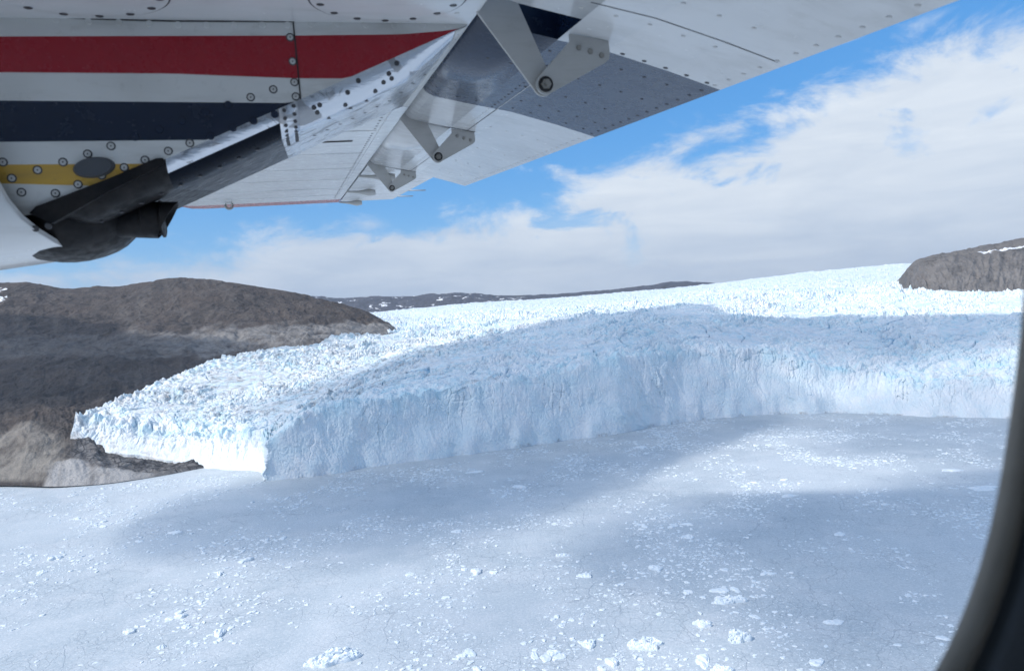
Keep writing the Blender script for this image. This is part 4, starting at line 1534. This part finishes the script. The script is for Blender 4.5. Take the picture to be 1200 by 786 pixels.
# top flange seam
tp = [AL(px, py, LI)[[0, 2]] for px, py in ((-60, 12), (0, 15), (100, 21.5), (200, 24.3), (345, 25))]
for (a0, u0), (a1, u1) in zip(tp, tp[1:]):
    nac.add([(a0, LI - 0.0011, u0), (a1, LI - 0.0011, u1), (a1, LI - 0.0011, u1 - 0.003), (a0, LI - 0.0011, u0 - 0.003)], [(0, 1, 2, 3)], 'seam')
nac_o = nac.build('engine_nacelle', pick('soot', 'side', 'red', 'navy', 'yellow', 'metal', 'belly', 'dark', 'screw', 'seam'), plane_root)
cap = MB()
cap.disc(AL(110.5, 196.5, LI), sn, 0.040, 0.012, 'cap', 32, 0.52, (1, 0, 0.12))
cap.build('rubber_cap', pick('cap'), nac_o)

# ---- lower engine cowling, open at its slanted rear edge
rim = [(-14, 196, 1.655), (-2, 218, 1.655), (8, 236, 1.655), (25, 256.5, 1.665), (45, 272.5, 1.69), (62, 283, 1.73), (75, 290, 1.79), (90, 297, 1.88), (105, 301.5, 2.0)]
rp = [AL(*q) for q in rim]
last = rp[-1]
rp += [last + np.array(d_) for d_ in ((-0.0, 0.12, 0.004), (-0.03, 0.3, 0.03), (-0.08, 0.45, 0.09), (-0.14, 0.53, 0.18))]
rp = [AL(-40, 150, 1.66)] + rp
cow = MB()
rows_ = []
for d_ in (0.0, 0.006, 0.15, 0.4, 0.8, 1.3, 1.8):
    k_ = d_ if d_ > 0.01 else 0.0
    rows_.append([np.array([p_[0] - d_, p_[1] + 0.02 * k_ - (0.004 if d_ == 0.006 else 0.0) * 0, p_[2] - 0.11 * k_ * np.clip((0.25 - p_[2]) / 0.3, 0, 1)]) for p_ in rp])
cow.grid(rows_, 'white', True)
inner = [[p_ + np.array([0.0, 0.012, 0.008]) for p_ in rp], [p_ + np.array([-0.6, 0.05, 0.03]) for p_ in rp]]
cow.grid([rp, inner[0]], 'white', False)
cow.grid(inner, 'soot', True)
for px, py in ((42, 268), (57, 265)):
    cow.disc(AL(px, py, 1.688) + (0, -0.002, 0), (0, -1, -0.3), 0.007, 0.002, 'dark')
cow.build('engine_cowling', pick('white', 'soot', 'dark'), plane_root)

# ---- exhaust: sooty shroud, heat strap and stub pipe
sh_ = MB()
c0 = AL(82, 257, 1.93)
ph = AL(141, 280, 1.93) - c0
rows_ = []
for i in range(17):
    q = math.pi * i / 16 - math.pi / 2
    rows_.append([c0 + np.array([0.150 * math.sin(q), 0.20 * math.cos(q) * math.cos(w_), 0.100 * math.cos(q) * math.sin(w_)]) for w_ in np.linspace(0, 2 * math.pi, 24, endpoint=False)])
sh_.grid(rows_, 'soot', True, True)
strap = [(34, 250), (42, 242), (130, 208), (183, 185.5), (190, 185), (193, 188), (191, 192), (180, 199), (150, 213), (128, 224), (100, 240), (60, 262)]
sp = [AL(px, py, 1.692) for px, py in strap]
sh_.prism([(p_[0], p_[2]) for p_ in sp], 1.692, 1.72, 'soot')
sh_o = sh_.build('exhaust_shroud', pick('soot'), plane_root)
pipe = MB()
pc = AL(150, 257.5, 1.86)
rr_, seg = 0.0405, 28
rows_, inn = [], []
a_end = AL(197, 256, 1.86)[0]
for a, sl in ((pc[0] - 0.22, 0), (pc[0], 0), (a_end, 1)):
    rows_.append([(a + sl * 0.026 * math.sin(q), pc[1] + rr_ * math.cos(q), pc[2] + rr_ * math.sin(q) - (a - pc[0]) * 0.065) for q in np.linspace(0, 2 * math.pi, seg, endpoint=False)])
inn = [[(x, pc[1] + (y - pc[1]) * 0.93, pc[2] + (z - pc[2]) * 0.93) for x, y, z in rows_[k_]] for k_ in (2, 1)]
pipe.grid(rows_ + inn, 'soot', True, True)
for ra_ in (0.0, 0.04):
    pipe.tube([(pc[0] + ra_ + 0.03, pc[1], pc[2] - ra_ * 0.065), (pc[0] + ra_ + 0.034, pc[1], pc[2] - ra_ * 0.065)], rr_ * 1.035, 'soot', 28)
tip = AL(188, 272, 1.86)
pipe.tube([tip + (-0.012, 0, 0.0), tip + (0.004, 0, 0.001)], 0.006, 'soot', 8)
pipe.build('exhaust_pipe', pick('soot'), sh_o)

# ---- cabin side with the window the picture is taken through
M_TRIM, tt, bt = material('window_rubber_trim')
principled(tt, bt, tt.mix(tt.mapr(tt.noise(tt.objco(), 9.0, 4.0, 0.6), 0.3, 0.7), (0.24, 0.21, 0.17), (0.36, 0.32, 0.27)), 0.6)
M_CABIN, tcb, bcb = material('dark_cabin_lining')
principled(tcb, bcb, tcb.mix(tcb.mapr(tcb.noise(tcb.objco(), 5.0, 3.0, 0.5), 0.3, 0.7), (0.16, 0.18, 0.205), (0.22, 0.24, 0.27)), 0.55)
LW = 0.24
right = [(1222, 60), (1214, 200), (1206, 330), (1203.5, 370), (1199, 411), (1191.5, 468), (1181.5, 540), (1170.5, 602), (1159.5, 649), (1147, 690), (1129, 737), (1106, 786), (1076, 834), (1035, 880), (980, 920)]
rp_ = [AL(px, py, LW)[[0, 2]] for px, py in right]
lowc = [(0.0, rp_[-1][1] - 0.018), (-0.10, rp_[-1][1] - 0.02)]
amax = rp_[0][0]
ut_ = rp_[0][1]
half = [(amax - 0.004, ut_ + 0.04), (amax - 0.03, ut_ + 0.08), (amax - 0.08, ut_ + 0.105), (amax - 0.14, ut_ + 0.115), (-0.10, ut_ + 0.118)]
outl = rp_ + [np.array(q) for q in lowc if q[1] < rp_[-1][1]]
leftp = [(-0.22, rp_[-1][1] - 0.01), (-0.29, rp_[-1][1] + 0.03), (-0.335, -0.08), (-0.35, 0.02), (-0.34, 0.12), (-0.31, ut_ + 0.06), (-0.24, ut_ + 0.105)]
outl = outl + [np.array(q) for q in leftp] + [np.array(q) for q in half[::-1]]
outl = np.array(outl)
# resample evenly and smooth the corners
seg_ = np.concatenate([[0], np.cumsum(np.linalg.norm(np.diff(np.vstack([outl, outl[:1]]), axis=0), axis=1))])
tt_ = np.linspace(0, seg_[-1], 240, endpoint=False)
cl = np.vstack([outl, outl[:1]])
O = np.stack([np.interp(tt_, seg_, cl[:, 0]), np.interp(tt_, seg_, cl[:, 1])], 1)
kern = np.exp(-0.5 * (np.arange(-6, 7) / 2.5) ** 2)
kern /= kern.sum()
O = sum(w_ * np.roll(O, s_, 0) for w_, s_ in zip(kern, range(-6, 7)))
O = O.mean(0) + (O - O.mean(0)) * 1.018
tg = np.roll(O, -1, 0) - np.roll(O, 1, 0)
nr = np.stack([tg[:, 1], -tg[:, 0]], 1)
nr /= np.linalg.norm(nr, axis=1)[:, None]
if ((O + nr * 0.01 - O.mean(0)) ** 2).sum() < ((O - O.mean(0)) ** 2).sum():
    nr = -nr


def ringo(off_, l):
    return [(O[i, 0] + nr[i, 0] * off_, l, O[i, 1] + nr[i, 1] * off_) for i in range(len(O))]


trim = MB()
trim.grid([ringo(0.0012, LW + 0.0075), ringo(0.0, LW + 0.005), ringo(0.0, LW + 0.001), ringo(0.002, LW - 0.002), ringo(0.0045, LW - 0.004), ringo(0.0062, LW - 0.003), ringo(0.0068, LW + 0.004)], 0, True, True)
cabin = MB()
n_ = len(O)
far_ring = []
for i in range(n_):
    c_ = O.mean(0)
    d_ = O[i] - c_
    k_ = min((1.6 if d_[0] > 0 else 1.4) / (abs(d_[0]) + 1e-6), (0.72 if d_[1] > 0 else 0.95) / (abs(d_[1]) + 1e-6))
    far_ring.append((c_[0] + d_[0] * k_, c_[1] + d_[1] * k_))
seal = [ringo(0.0068, LW + 0.006), ringo(0.0095, LW + 0.006)]
wall_rows = [ringo(0.0095, LW + 0.004), ringo(0.0105, LW - 0.004), ringo(0.014, LW - 0.0075), ringo(0.022, LW - 0.009), ringo(0.06, LW - 0.010)]
wall_rows.append([(a, LW - 0.010, u) for a, u in far_ring])
cabin.grid(seal, 'seam', True, True)
cabin.grid(wall_rows, 'lining', True, True)
outer = [ringo(0.0045, LW + 0.0075), [(a, LW + 0.0075, u) for a, u in far_ring]]
cabin.grid(outer, 'white', False, True)
# roof, floor, far side and ends of the cabin
x0, x1, y0, y1, z0, z1 = -1.6, 1.75, -1.25, LW + 0.0075, -1.03, 0.78
bx_ = [(x0, y0, z0), (x1, y0, z0), (x1, y1, z0), (x0, y1, z0), (x0, y0, z1), (x1, y0, z1), (x1, y1, z1), (x0, y1, z1)]
cabin.add(bx_, [(0, 1, 2, 3), (4, 7, 6, 5), (0, 3, 7, 4), (1, 5, 6, 2)], 'lining')
for pa in ((x0, z0, x1, -0.2), (x0, 0.28, x1, z1), (x0, -0.2, -1.2, 0.28), (-0.75, -0.2, -0.35, 0.28), (0.1, -0.2, 0.5, 0.28), (0.95, -0.2, 1.3, 0.28)):
    cabin.add([(pa[0], y0, pa[1]), (pa[2], y0, pa[1]), (pa[2], y0, pa[3]), (pa[0], y0, pa[3])], [(0, 1, 2, 3)], 'lining')
cm = dict(lining=M_CABIN, seam=M_SEAM, white=P_WHITE)
cab_o = cabin.build('cabin_wall', cm, plane_root, 'dark cabin lining round the window')
trim.build('window_trim', {'trim': M_TRIM}, cab_o)
